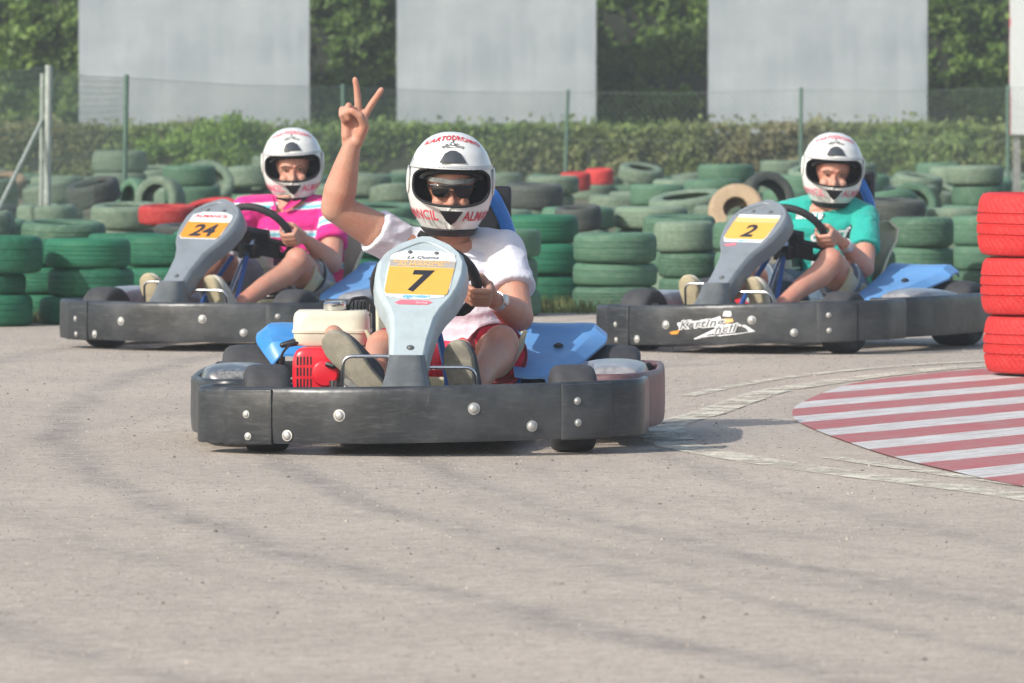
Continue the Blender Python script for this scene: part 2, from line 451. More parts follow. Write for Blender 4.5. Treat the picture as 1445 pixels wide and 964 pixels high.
    # seat
    def seat_fn(u, v):
        key = [(.60, .19), (.66, .12), (.78, .075), (.95, .07), (1.06, .11), (1.13, .21), (1.17, .34), (1.20, .47), (1.21, .53)]
        t = v*(len(key)-1); i = min(int(t), len(key)-2); f = t-i
        y = key[i][0]*(1-f)+key[i+1][0]*f; z = key[i][1]*(1-f)+key[i+1][1]*f
        q = (u-.5)*2; hw = .252-.02*sin(v*pi)+(-.05 if v > .9 else 0)*(v-.9)*10
        bol = (.19*sin(min(v*1.15+.06, 1)*pi)**.7+.09)
        a = abs(q)**3.2
        x = hw*(q if abs(q) < 1 else q)
        ny, nz = (-.25-.75*v), (1-.9*v)
        return V((sx+x, y+a*bol*ny, z+a*bol*nz))
    b = B(); b.grid(seat_fn, 22, 30); b.obj('seat', M['seat'], K, smooth=60, solid=.012, bevel=.003)
    # head rest hoop and pad
    if P.get('hoop', True):
        hx = sx+P.get('hoop_dx', .07); hz = P.get('hoop_dz', 0)
        b = B(); b.tube([(hx-.115, 1.21, .08), (hx-.115, 1.20, .62+hz), (hx-.05, 1.18, .765+hz), (hx+.04, 1.18, .765+hz), (hx+.108, 1.20, .62+hz), (hx+.115, 1.21, .08)], .022, 14, smooth=.12)
        b.obj('roll_hoop', M['hoopblue'], K)
        b = B(); b.box((hx-.012, 1.225, .64+hz), (.235, .03, .27)); b.obj('headrest_pad', M['black'], K, bevel=.012, seg=3)
    # steering
    a = V((0, -.77, -.64)).normalized()      # towards the front
    eu = V((0, -.64, .77)).normalized(); c = V((0, .53, .48)); wt = P.get('wheel_turn', 0)
    ex = V((1, 0, 0))
    e1 = ex*cos(wt)+eu*sin(wt); e2 = -ex*sin(wt)+eu*cos(wt)
    ring = []
    for i in range(48):
        t = 2*pi*i/48; rr = .155
        x, y = rr*cos(t), rr*sin(t)
        y = max(y, -.105)
        ring.append(c+e1*x+e2*y)
    sw = bpy.data.objects.new('steering_wheel', None); link(sw, K)
    b = B(); b.tube(ring, .0165, 12, closed=True); b.obj('wheel_rim', M['grip'], sw)
    b = B()
    for t in (radians(-15), radians(195), radians(-90)):
        q = c+e1*(.14*cos(t))+e2*(.12*sin(t)); b.tube([c+a*.02, c*.5+q*.5+a*.015, q], .014, 8)
    b.cone(c+a*.035, c-a*.005, .035, .035, 18)
    b.box(c+e2*-.065+a*.012, (.20, .022, .085), Matrix((e1, -a, e2)).transposed()); b.box(c+e2*-.01+a*.012, (.12, .03, .09), Matrix((e1, -a, e2)).transposed())
    b.obj('wheel_spokes', M['black'], sw, bevel=.004)
    b = B(); b.tube([c+a*.03, c+a*.20, V((0, .16, .10))], .011, 10)
    b.obj('steering_column', M['steel'], K)
    b = B(); b.box(c+a*.10+V((0, 0, -.01)), (.075, .07, .06)); b.tube([c+a*.12, V((.03, .36, .385))], .016, 8); b.obj('column_bracket', M['black'], K, bevel=.006)
    # fairing panel
    xb, xt = P['panel_x']
    o0 = V((xb, -.13, .278)); o1 = V((xt, .335, .640))
    vv = (o1-o0); vv /= PANEL_L; uu = V((1, 0, -.02)).normalized(); nn = uu.cross(vv).normalized()   # nn towards the camera
    if nn.y > 0: nn = -nn
    def pf(u, v, h=0): return o0+uu*u+vv*v+nn*h
    left = [(-w, v) for v, w in PW]; right = [(w, v) for v, w in PW]
    outline = right+left[::-1]
    def scaled(k, dv):
        cx, cv = 0, .26
        return [(x*(1-k/ max(.06, abs(x)+.02)) if abs(x) > .001 else 0, v+(dv if v < .03 else (-dv if v > .44 else 0))) for x, v in outline]
    pan = bpy.data.objects.new('number_panel', None); link(pan, K)
    b = B(); R = []
    for (k, dv, h) in ((.020, .008, 0), (.017, .006, .0), (.002, 0, -.014), (0, 0, -.022), (-.006, 0, -.075), (-.002, 0, -.078), (.014, .004, -.04)):
        R.append([b.bm.verts.new(pf(x, v, h)) for x, v in scaled(k, dv)])
    b.skinrings(R, caps=False)
    # front face as quads strip
    r0 = R[0]; m = len(PW)
    for i in range(m-1):
        b.bm.faces.new((r0[i], r0[i+1], r0[2*m-2-i], r0[2*m-1-i]))
    bk = [b.bm.verts.new(v.co) for v in R[-1]]
    for i in range(m-1): b.bm.faces.new((bk[i], bk[i+1], bk[2*m-2-i], bk[2*m-1-i])[::-1])
    b.obj('shell', M[P.get('panel_mat', 'fairing')], pan, smooth=38, bevel=.002)
    b = B(); b.tube([pf(-.098, .395, .0), pf(-.055, .425, .001), pf(0, .452, .002), pf(.055, .425, .001), pf(.098, .395, .0)], .0035, 8, smooth=.03)
    b.obj('moulded_ridge', M[P.get('panel_mat', 'fairing')], pan)
    for (u, v, r) in ((-.040, .405, .0075), (.040, .403, .0075), (.005, .045, .0085)):
        bolt(pan, pf(u, v, 0), r, nn, name='screw', mat='neck')
    P['sticker'](pan, pf)
    # neck
    b = B(); R = []
    for (z, hw, y0, y1) in ((.09, .085, -.29, -.02), (.19, .075, -.25, -.03), (.23, .064, -.20, -.05), (.292, .052, -.155, -.06)):
        R.append(b.ring(V((xb, (y0+y1)/2, z)), V((1, 0, 0)), V((0, 1, 0)), hw, (y1-y0)/2, 20, 4))
    b.skinrings(R); b.obj('panel_neck', M['neck'], K, smooth=50)
    # pedals
    for s in (-1, 1):
        b = B(); y = .0; x0, x1 = (-.205, -.06) if s < 0 else (.04, .185)
        x0 += xb*.6; x1 += xb*.6; z = .285 if s < 0 else .252
        out = x0 if s < 0 else x1
        b.tube([(x1 if s < 0 else x0, -.04, z), (out, -.04, z), (out+.01*s, .0, .06)], .0055, 10, smooth=.03)
        b.obj('pedal', M['steel'], K)
    # engine
    en = bpy.data.objects.new('engine', None); link(en, K)
    ex0 = -.295+P.get('engine_dx', 0)
    b = B(); R = []
    for (z, k) in ((.288, .90), (.296, .95), (.326, .965), (.328, 1.0), (.336, 1.0), (.338, .975), (.375, .965), (.388, .93), (.396, .86)):
        R.append(b.ring(V((ex0-.005, .79, z)), V((1, 0, 0)), V((0, 1, 0)), .122*k, .10*k, 40, 6))
    b.skinrings(R); b.obj('fuel_tank', M['tank'], en, smooth=50)
    b = B(); b.lathe([(.0, 0), (.033, 0), (.036, .004), (.036, .020), (.030, .026), (.0, .028)][1:], 26, Matrix.Translation((ex0+.005, .77, .397))); b.obj('fuel_cap', M['steel'], en)
    b = B(); b.tube([(ex0+.04, .80, .39), (ex0+.05, .80, .43), (ex0+.10, .82, .435), (ex0+.12, .82, .41)], .006, 8, smooth=.02)
    for i in range(6): b.box((ex0+.045+i*.012, .86, .40), (.006, .06, .05))
    b.box((ex0+.10, .82, .345), (.03, .12, .08)); b.obj('air_filter', M['black'], en, bevel=.003)
    b = B(); b.box((ex0+.03, .79, .20), (.17, .20, .17))
    for i in range(8): b.box((ex0+.06, .79, .135+i*.018), (.20, .23, .006))
    b.cone((ex0+.07, .66, .19), (ex0+.07, .70, .19), .035, .045, 18)
    b.obj('engine_block', M['alu'], en, bevel=.003)
    b = B(); R = []
    for (yy, kx, kz, dz) in ((.74, .066, .080, 0), (.685, .068, .082, 0), (.668, .065, .078, .001), (.660, .056, .067, .002), (.658, .04, .045, .002)):
        R.append(b.ring(V((ex0-.055, yy, .205+dz)), V((1, 0, 0)), V((0, 0, 1)), kx, kz, 40, 3.6))
    b.skinrings(R)
    b.cone((ex0-.02, .665, .205), (ex0-.02, .645, .205), .045, .038, 28)
    fc = b.obj('fan_cover', M['red'], en, bevel=.003, seg=2)
    b = B()
    for i in range(5):
        for j in range(3): b.box((ex0-.106+i*.0105, .6588, .244-j*.034), (.0045, .003, .026))
    b.obj('cooling_slots', M['black'], fc)
    b = B(); b.tube([(ex0-.015, .64, .235), (ex0+.005, .632, .228), (ex0+.02, .64, .24)], .009, 8); b.obj('starter_grip', M['black'], fc)
    b = B(); b.cone((ex0+.005, .63, .10), (ex0+.005, .63, .185), .012, .012, 14); b.obj('exhaust_pipe', M['steel'], en)
    b = B(); b.tube([(ex0-.145, .72, .13), (ex0-.165, .71, .21), (ex0-.155, .70, .27), (ex0-.12, .70, .30), (ex0-.08, .72, .295)], .004, 6, smooth=.03)
    b.limb([((ex0-.155, .72, .290), .009), ((ex0-.11, .725, .300), .013), ((ex0-.07, .73, .295), .009)], 10)
    b.obj('ignition_cable', M['black'], en)
    b = B(); b.cone((ex0+.10, .67, .25), (ex0+.085, .63, .265), .011, .009, 10); b.tube([(ex0+.085, .63, .265), (ex0+.06, .62, .25), (ex0+.05, .635, .21), (ex0+.09, .64, .19)], .0035, 6, smooth=.02); b.obj('spark_plug_lead', M['black'], en)
    b = B(); b.cone((ex0+.12, .70, .135), (ex0+.12, .88, .135), .032, .032, 18); b.box((ex0+.045, .685, .15), (.03, .02, .05)); b.cone((ex0+.07, .685, .135), (ex0+.07, .672, .135), .018, .018, 14); b.obj('muffler', M['steel'], en, bevel=.003)
    b = B(); b.tube([(ex0+.05, .64, .27), (ex0+.04, .635, .20), (ex0+.09, .635, .17), (ex0+.06, .635, .12)], .0035, 6, smooth=.03); b.obj('throttle_cable', M['brow'], en)
    b = B(); b.tube([(ex0-.06, .62, .13), (ex0+.0, .58, .105), (ex0+.04, .56, .09)], .013, 8); b.obj('engine_mount', M['frame'], en)
    if P.get('extra'): P['extra'](K, fb, roll)
    return K

def poly_obj(name, poly, pf, h, th, mat, parent):
    b = B(); bmv = [b.bm.verts.new(pf(x, v, h)) for x, v in poly]; bt = [b.bm.verts.new(pf(x, v, h-th)) for x, v in poly]
    b.bm.faces.new(bmv); b.bm.faces.new(bt[::-1]); n = len(poly)
    for i in range(n): b.bm.faces.new((bmv[i], bmv[(i+1) % n], bt[(i+1) % n], bt[i]))
    return b.obj(name, mat, parent, smooth=0)
def sticker7(pan, pf):
    st = poly_obj('sticker', [(-.094, .400), (-.05, .412), (.05, .412), (.095, .397), (.103, .372), (.096, .27), (.080, .236), (.03, .228), (-.04, .228), (-.092, .237), (-.101, .262), (-.101, .33)], pf, .0018, .0012, M['white'], pan)
    poly_obj('yellow_field', [(-.096, .350), (.101, .346), (.0905, .248), (.082, .243), (-.092, .246), (-.0985, .256)], pf, .0028, .0008, M['yellow'], st)
    poly_obj('grey_band', [(-.096, .376), (.102, .372), (.101, .348), (-.096, .352)], pf, .0028, .0008, M['band'], st)
    f = lambda cu, cv, h: (lambda x, y: pf(cu+x, cv+y, h))
    put_text('lettering', 'La Quinta', .016, f(0, .380, .0032), M['ink'], st, shear=.35, width=1.5)
    put_text('lettering', 'KARTODROMO', .0135, f(0, .3645, .0036), M['gold'], st, weight=.0003, width=1.75)
    put_text('lettering', 'ALMANCIL', .0155, f(0, .3525, .0036), M['gold'], st, weight=.0004, width=1.9)
    put_text('number', '7', .108, f(-.006, .2585, .0036), M['ink'], st, weight=.0035, shear=.18, width=1.1)
    put_text('lettering', 'algarvekart', .017, f(0, .232, .0030), M['cyanink'], st, weight=.0004, width=1.1)
    poly_obj('red_sticker', [(-.062, .213), (-.045, .224), (.04, .222), (.05, .216), (.035, .207), (-.05, .207)], pf, .0016, .001, M['pinkink'], pan)
    put_text('lettering', 'karting', .010, f(.018, .211, .0022), M['white'], pan, shear=.2, width=1.2)
def sticker24(pan, pf):
    st = poly_obj('sticker', [(-.094, .378), (-.05, .394), (.05, .394), (.094, .378), (.101, .36), (.096, .27), (.083, .247), (-.085, .247), (-.100, .262)], pf, .0018, .0012, M['white'], pan)
    poly_obj('orange_field', [(-.098, .338), (.100, .338), (.092, .262), (.082, .251), (-.084, .251), (-.098, .262)], pf, .0028, .0008, M['orange'], st)
    f = lambda cu, cv, h: (lambda x, y: pf(cu+x, cv+y, h))
    put_text('lettering', 'ALMANCIL', .022, f(0, .363, .0034), M['redink'], st, weight=.0006, width=1.5)
    put_text('lettering', 'K  A  R  T  I  N  G', .012, f(0, .346, .0034), M['redink'], st, width=1.1)
    put_text('number', '24', .088, f(-.002, .263, .0036), M['ink'], st, weight=.0028, shear=.15, width=1.25)
def sticker2(pan, pf):
    st = poly_obj('sticker', [(-.092, .385), (.096, .385), (.102, .36), (.096, .27), (.083, .236), (-.085, .236), (-.100, .262)], pf, .0018, .0012, M['white'], pan)
    poly_obj('yellow_field', [(-.098, .345), (.100, .345), (.092, .268), (.082, .252), (-.084, .252), (-.098, .262)], pf, .0028, .0008, M['yellow'], st)
    poly_obj('brown_band', [(-.094, .368), (.100, .368), (.1005, .347), (-.096, .347)], pf, .0028, .0008, M['gold'], st)
    f = lambda cu, cv, h: (lambda x, y: pf(cu+x, cv+y, h))
    put_text('number', '2', .090, f(-.002, .266, .0036), M['ink'], st, weight=.0026, shear=.15, width=1.25)
    put_text('lettering', 'algarve', .013, f(.0, .241, .0030), M['cyanink'], st, weight=.0003, width=1.3)
    poly_obj('red_sticker', [(-.08, .222), (-.03, .230), (-.02, .220), (-.06, .214)], pf, .0016, .001, M['pinkink'], pan)
def bumper_logo(K, fb, roll):
    # torn sponsor sticker on the front bumper
    def f(x, y, h=.0012): return V((x, -.31+.58*x*x-.0142-h, .035+y+roll*x))
    random.seed(3)
    def ragged(pts, amp):
        out = []
        for i in range(len(pts)):
            a, b_ = V(pts[i]).to_2d(), V(pts[(i+1) % len(pts)]).to_2d(); n = max(1, int((b_-a).length/.008))
            for j in range(n):
                p = a.lerp(b_, j/n); out.append((p.x+random.uniform(-amp, amp), p.y+random.uniform(-amp, amp)))
        return out
    st = bpy.data.objects.new('torn_sticker', None); link(st, fb)
    def patch(name, pts, mat, h, amp=.002):
        b = B(); pp = ragged(pts, amp); vs = [b.bm.verts.new(f(x, y, h)) for x, y in pp]; b.bm.faces.new(vs)
        bmesh.ops.triangulate(b.bm, faces=b.bm.faces); b.obj(name, mat, st, smooth=0, fix=False)
    z = lambda v: v
    patch('sticker_piece', [(-.165, .098, 0), (-.10, .104, 0), (-.01, .112, 0), (.035, .122, 0), (.04, .109, 0), (.045, .085, 0), (-.02, .078, 0), (-.16, .080, 0)], M['white'], .0008)
    patch('sticker_piece', [(-.09, .030, 0), (-.04, .040, 0), (.06, .044, 0), (.14, .052, 0), (.185, .058, 0), (.16, .075, 0), (.10, .092, 0), (.05, .088, 0), (.03, .06, 0), (-.06, .034, 0)], M['white'], .0008, .0035)
    patch('sticker_piece', [(-.205, .060, 0), (-.155, .068, 0), (-.16, .052, 0), (-.195, .050, 0)], M['orange'], .0008)
    patch('sticker_piece', [(.04, .092, 0), (.095, .098, 0), (.09, .112, 0), (.045, .110, 0)], M['gold'], .001)
    patch('sticker_piece', [(.045, .122, 0), (.085, .122, 0), (.083, .142, 0), (.05, .144, 0)], M['white'], .0011)
    put_text('lettering', 'Karting', .046, lambda x, y: f(x-.055, y+.078+x*.06, .0024), M['white'], st, weight=.0042, shear=.3, width=1.35, spacing=1.1)
    put_text('lettering', 'Karting', .046, lambda x, y: f(x-.055, y+.078+x*.06, .0032), M['neck'], st, weight=.0008, shear=.3, width=1.35, spacing=1.1)
    put_text('lettering', 'ncil', .046, lambda x, y: f(x+.055, y+.055+x*.06, .0036), M['white'], st, weight=.0042, shear=.3, width=1.3, spacing=1.1)
    put_text('lettering', 'ncil', .046, lambda x, y: f(x+.055, y+.055+x*.06, .0044), M['neck'], st, weight=.001, shear=.3, width=1.3, spacing=1.1)
# ------------------------------------------------------------------ helmet
HP = [(.150, .0, .0, .0), (.147, .035, .035, .035), (.138, .062, .062, .062), (.12, .086, .092, .09), (.09, .110, .122, .115), (.05, .127, .142, .133), (0, .134, .151, .14), (-.05, .132, .157, .135),
      (-.09, .121, .156, .122), (-.12, .104, .144, .105), (-.145, .088, .128, .09), (-.166, .070, .106, .076)]
def hprof(z):
    z = max(min(z, HP[0][0]-1e-4), HP[-1][0])
    for a, b in zip(HP, HP[1:]):
        if b[0] <= z <= a[0]:
            t = (z-b[0])/(a[0]-b[0])
            if a[0] == .150: t2 = 1-sqrt(max(0, 1-(1-t)**2*0-(t)**2)) ; t = t2
            return tuple(b[i]*(1-t)+a[i]*t for i in (1, 2, 3))
def hsurf(lon, z, off=0.0):
    """lon 0 faces -y, positive to +x"""
    w, f, k = hprof(z); dep = f if abs(lon) < pi/2 else k
    n = V((sin(lon)/max(w, .02), -cos(lon)/max(dep, .02), 0)).normalized()
    zc = z/.16; n = V((n.x*sqrt(max(0, 1-zc*zc*.9)), n.y*sqrt(max(0, 1-zc*zc*.9)), zc*.95)).normalized()
    return V((w*sin(lon), -dep*cos(lon), z))+n*off
def helmet(parent, c, rot, p):
    H = bpy.data.objects.new('helmet', None); link(H, parent); H.location = c; H.rotation_euler = rot
    zs = [.1499, .1485, .146, .142, .136, .128, .12, .11, .10, .09, .08, .07, .06, .05, .04, .03, .02, .01, 0, -.01, -.02, -.03, -.04, -.05, -.06, -.07, -.08, -.09, -.10, -.11, -.12, -.13, -.140, -.150, -.160]
    b = B(); R = []
    for z in zs: R.append([b.bm.verts.new(hsurf(2*pi*i/64, z)) for i in range(64)])
    R.append([b.bm.verts.new(hsurf(2*pi*i/64, -.1605)+V((0, 0, -.005))) for i in range(64)])
    b.skinrings(R); sh = b.obj('shell', [M['helmet'], M['lining']], H, smooth=0)
    sh.modifiers.new('m', 'SMOOTH').iterations = 2; bake(sh)
    # eye port cutter
    zc = -.011
    pts = [(-.118, .012), (-.112, .034), (-.088, .049), (-.04, .056), (0, .057), (.04, .056), (.088, .049), (.112, .034), (.118, .012), (.117, -.018), (.105, -.040), (.080, -.053), (.04, -.060), (0, -.061), (-.04, -.060), (-.080, -.053), (-.105, -.040), (-.117, -.018)]
    pts = [(q.x, q.y) for q in catmull([V((x, y, 0)) for x, y in pts], 3, closed=True)]
    cb = B(); cb.prism([(x, y+zc+.0) for x, y in pts], .25, Matrix.Translation((0, -.005, 0)) @ Matrix.Rotation(pi/2, 4, 'X'))
    cut = cb.obj('cut', [M['helmet'], M['lining']], H, smooth=0)
    for f in cut.data.polygons: f.material_index = 1
    k = sh.modifiers.new('c', 'BOOLEAN'); k.object = cut; k.operation = 'DIFFERENCE'; k.solver = 'EXACT'; k.use_self = False
    bake(sh)
    bpy.data.objects.remove(cut)
    for f in sh.data.polygons:
        ce = f.center; e = (ce.x/.128)**2+((ce.y)/.147)**2
        inside = abs(ce.x) < .1195 and -.092 < ce.z < .037 and ce.y < -.002
        w, fr, kk = hprof(ce.z); el = (ce.x/max(w, .01))**2+(ce.y/max(fr, .01))**2
    smooth_mesh(sh.data, 35)
    # rubber rim round the port
    def onsurf(x, z, off):
        w, fr, kk = hprof(z); q = min(.985, abs(x)/w); return hsurf(math.asin(q)*(1 if x > 0 else -1), z, off)
    b = B(); b.tube([onsurf(x*.995, y+zc, .001) for x, y in pts], .0042, 8, closed=True); b.obj('port_trim', M['lining'], H)
    b = B(); b.tube([hsurf(math.asin(min(.985, abs(x*.93)/hprof((y*.9+zc))[0]))*(1 if x > 0 else -1), y*.9+zc, -.022) for x, y in pts if y > .02], .010, 10); b.obj('padding', M['pad'], H)
    def patch(name, mat, l0, l1, z0, z1, off, th, nu=16, nv=5, shape=None, par=H):
        b = B()
        def fn(u, v):
            uu, zz = l0+(l1-l0)*u, z0+(z1-z0)*v
            if shape: uu, zz = shape(u, v)
            return hsurf(uu, zz, off)
        b.grid(fn, nu, nv)
        return b.obj(name, mat, par, smooth=50, solid=th)
    patch('visor', M['visor'], radians(-76), radians(76), .040, .052, .005, .003, 30, 2)
    for s in (-1, 1):
        b = B(); ctr = hsurf(s*radians(84), .0, -.004); b.ell(ctr+V((s*.003, 0, 0)), (.007, .030, .045), n=20, m=10); b.obj('visor_pivot', M['helmet'], H)
    # forehead vent
    patch('forehead_vent', M['vent'], 0, 0, 0, 0, .005, .007, 14, 5, lambda u, v: ((u-.5)*2*(.335-.115*v), .061+(.035-.009*max(0, abs(u-.5)*2-.35)/.65)*v))
    patch('chin_vent', M['black'], 0, 0, 0, 0, .004, .006, 12, 5, lambda u, v: ((u-.5)*2*(.15+.14*v), -.086-(.043-.014*abs(u-.5)*2)*(1-v)))
    patch('neck_trim', M['lining'], -pi, pi, -.1652, -.146, .0045, .006, 60, 3)
    # lettering
    def tf(l0, z0, arc=0, k=1):
        def g(x, y):
            zz = z0+y*.9-arc*x*x; w = hprof(z0-.012 if arc else z0)[0]*1.08
            return hsurf(l0+x/w*k, zz, .0016)
        return g
    red = M['pinkink'] if p.get('faded') else M['redink']
    put_text('lettering', 'KARTODROMO', .020, tf(p.get('t', 0), .1285, 1.9, 1.0), red, H, sub=1, weight=.0007, width=1.42, spacing=1.12)
    put_text('lettering', 'ALMANCIL', .046, tf(radians(-65), -.116), red, H, sub=1, weight=.0010, width=.80)
    put_text('lettering', 'ALMANCIL', .046, tf(radians(64), -.116), red, H, sub=1, weight=.0010, width=.80)
    b = B()   # small line drawing of a kart above the forehead vent
    def q(x, y): return hsurf(x*1.05/.12, .1125+y*.85, .001)
    for pl in ([(-.040, -.004), (-.022, -.001), (-.012, .002), (.0, .001), (.014, -.002), (.040, -.004)], [(-.012, .002), (-.006, .012), (.002, .010), (.006, .003), (.018, .001)],
               [(-.042, -.004), (-.036, -.010), (-.028, -.005)], [(.028, -.004), (.034, -.010), (.042, -.005)], [(-.026, -.006), (.026, -.007)], [(-.002, .015), (.002, .019), (.004, .015), (0, .012)], [(-.02, .004), (-.03, .003)], [(.008, .006), (.020, .006), (.024, .002)]):
        b.tube([q(x, y) for x, y in pl], .0013, 5)
    b.obj('kart_drawing', M['neck'], H)
    return H

# ------------------------------------------------------------------ hands
def finger(b, pts, r0, r1):
    n = len(pts)-1
    for i in range(n):
        b.capsule(pts[i], pts[i+1], (r0+(r1-r0)*i/n)*1.12, (r0+(r1-r0)*(i+1)/n)*1.12, 10, 3)
def grip_hand(b, wrist, c, out, tan, fwd):
    """four fingers closed round a rim. c on the rim centre, out away from the wheel's centre, tan along the rim (thumb side), fwd to the front"""
    c = V(c); back = -fwd; palm = []
    for i, s in enumerate((1.5, .5, -.5, -1.5)):
        base = c+tan*(s*.0195)+out*.037+back*.004
        ln = (1.0, 1.06, 1.0, .85)[i]
        k1 = base+fwd*(.032*ln)+out*.001; k2 = c+tan*(s*.0185)+fwd*(.036*ln)-out*.006; k3 = c+tan*(s*.018)+fwd*.012-out*.031
        finger(b, [base, k1, k2, k3], .0100, .0082)
        b.capsule(wrist, base, .021, .0125, 12, 3); palm.append(base)
        b.ell(base+fwd*.004, (.0115, .0115, .0115), n=12, m=8)
    b.capsule(wrist*.45+palm[1]*.55, palm[3]*.7+palm[2]*.3, .019, .015, 12, 3)
    t0 = wrist*.55+palm[0]*.45+back*.008; t1 = c+tan*.030+back*.030+out*.010; t2 = c+tan*.036+back*.028-out*.018; t3 = c+tan*.032+back*.010-out*.034
    finger(b, [t0, t1, t2, t3], .0145, .0092)
def v_hand(b, w, X, Y, Z):
    """right hand showing two fingers. w wrist, X to the thumb side (picture right), Z up along the hand, Y towards the viewer (palm side)"""
    f = lambda x, y, z: w+X*x+Y*y+Z*z
    # metacarpals: index .. little across -x
    K = [(.030, 0, .094), (.008, -.003, .099), (-.0135, -.002, .094), (-.033, .002, .085)]
    for i, k in enumerate(K):
        b.capsule(f(k[0]*.45, 0, .0), f(*k), .0185, .0125, 12, 3)
        b.ell(f(*k), (.0115,)*3, n=12, m=8)
    b.capsule(f(-.018, .006, .02), f(-.028, .006, .07), .019, .014, 12, 3)
    b.capsule(f(.016, .008, .01), f(.034, .012, .055), .0195, .0165, 12, 3)
    # index and middle straight, spread
    finger(b, [f(*K[0]), f(.047, .000, .133), f(.0605, .003, .158), f(.072, .007, .180)], .0112, .0086)
    finger(b, [f(*K[1]), f(.000, -.001, .145), f(-.006, .002, .172), f(-.013, .006, .196)], .0112, .0086)
    # ring and little folded on the palm
    finger(b, [f(*K[2]), f(-.020, .028, .112), f(-.020, .043, .092), f(-.013, .034, .074)], .0110, .0090)
    finger(b, [f(*K[3]), f(-.040, .024, .098), f(-.038, .038, .080), f(-.029, .030, .062)], .0100, .0084)
    # thumb across, tip on the ring finger
    finger(b, [f(.024, .014, .030), f(.037, .030, .062), f(.022, .048, .088), f(-.006, .054, .098)], .0155, .0098)

def seg_frame(a, b_):
    return frame_z(V(b_)-V(a))

def loft(b, secs, n=28, e=2.3):
    R = []
    for i, s in enumerate(secs):
        c, hw, hd = V(s[0]), s[1], s[2]; yaw = s[3] if len(s) > 3 else 0
        a = V(secs[max(i-1, 0)][0]); d = V(secs[min(i+1, len(secs)-1)][0])-a
        d.normalize(); x = V((cos(yaw), sin(yaw), 0)); x = (x-d*x.dot(d)).normalized(); y = d.cross(x)
        R.append(b.ring(c, x, y, hw, hd, n, e))
    b.skinrings(R)

def fold_displace(o, amp, freq, seed, stretch=(1, 1, 2.4), mask=None):
    me = o.data; off = V((seed*7.3, seed*3.1, seed*1.7)); st = V(stretch)
    ns = [v.normal.copy() for v in me.vertices]
    for i, v in enumerate(me.vertices):
        p = V((v.co.x*st.x, v.co.y*st.y, v.co.z*st.z))*freq+off
        w = noise.noise(p+V((noise.noise(p*.5), noise.noise(p*.5+V((5, 1, 2))), 0))*1.2)
        w = 1-abs(w)*2.4
        k = mask(v.co) if mask else 1
        v.co += ns[i]*(amp*w*k)
    me.update()

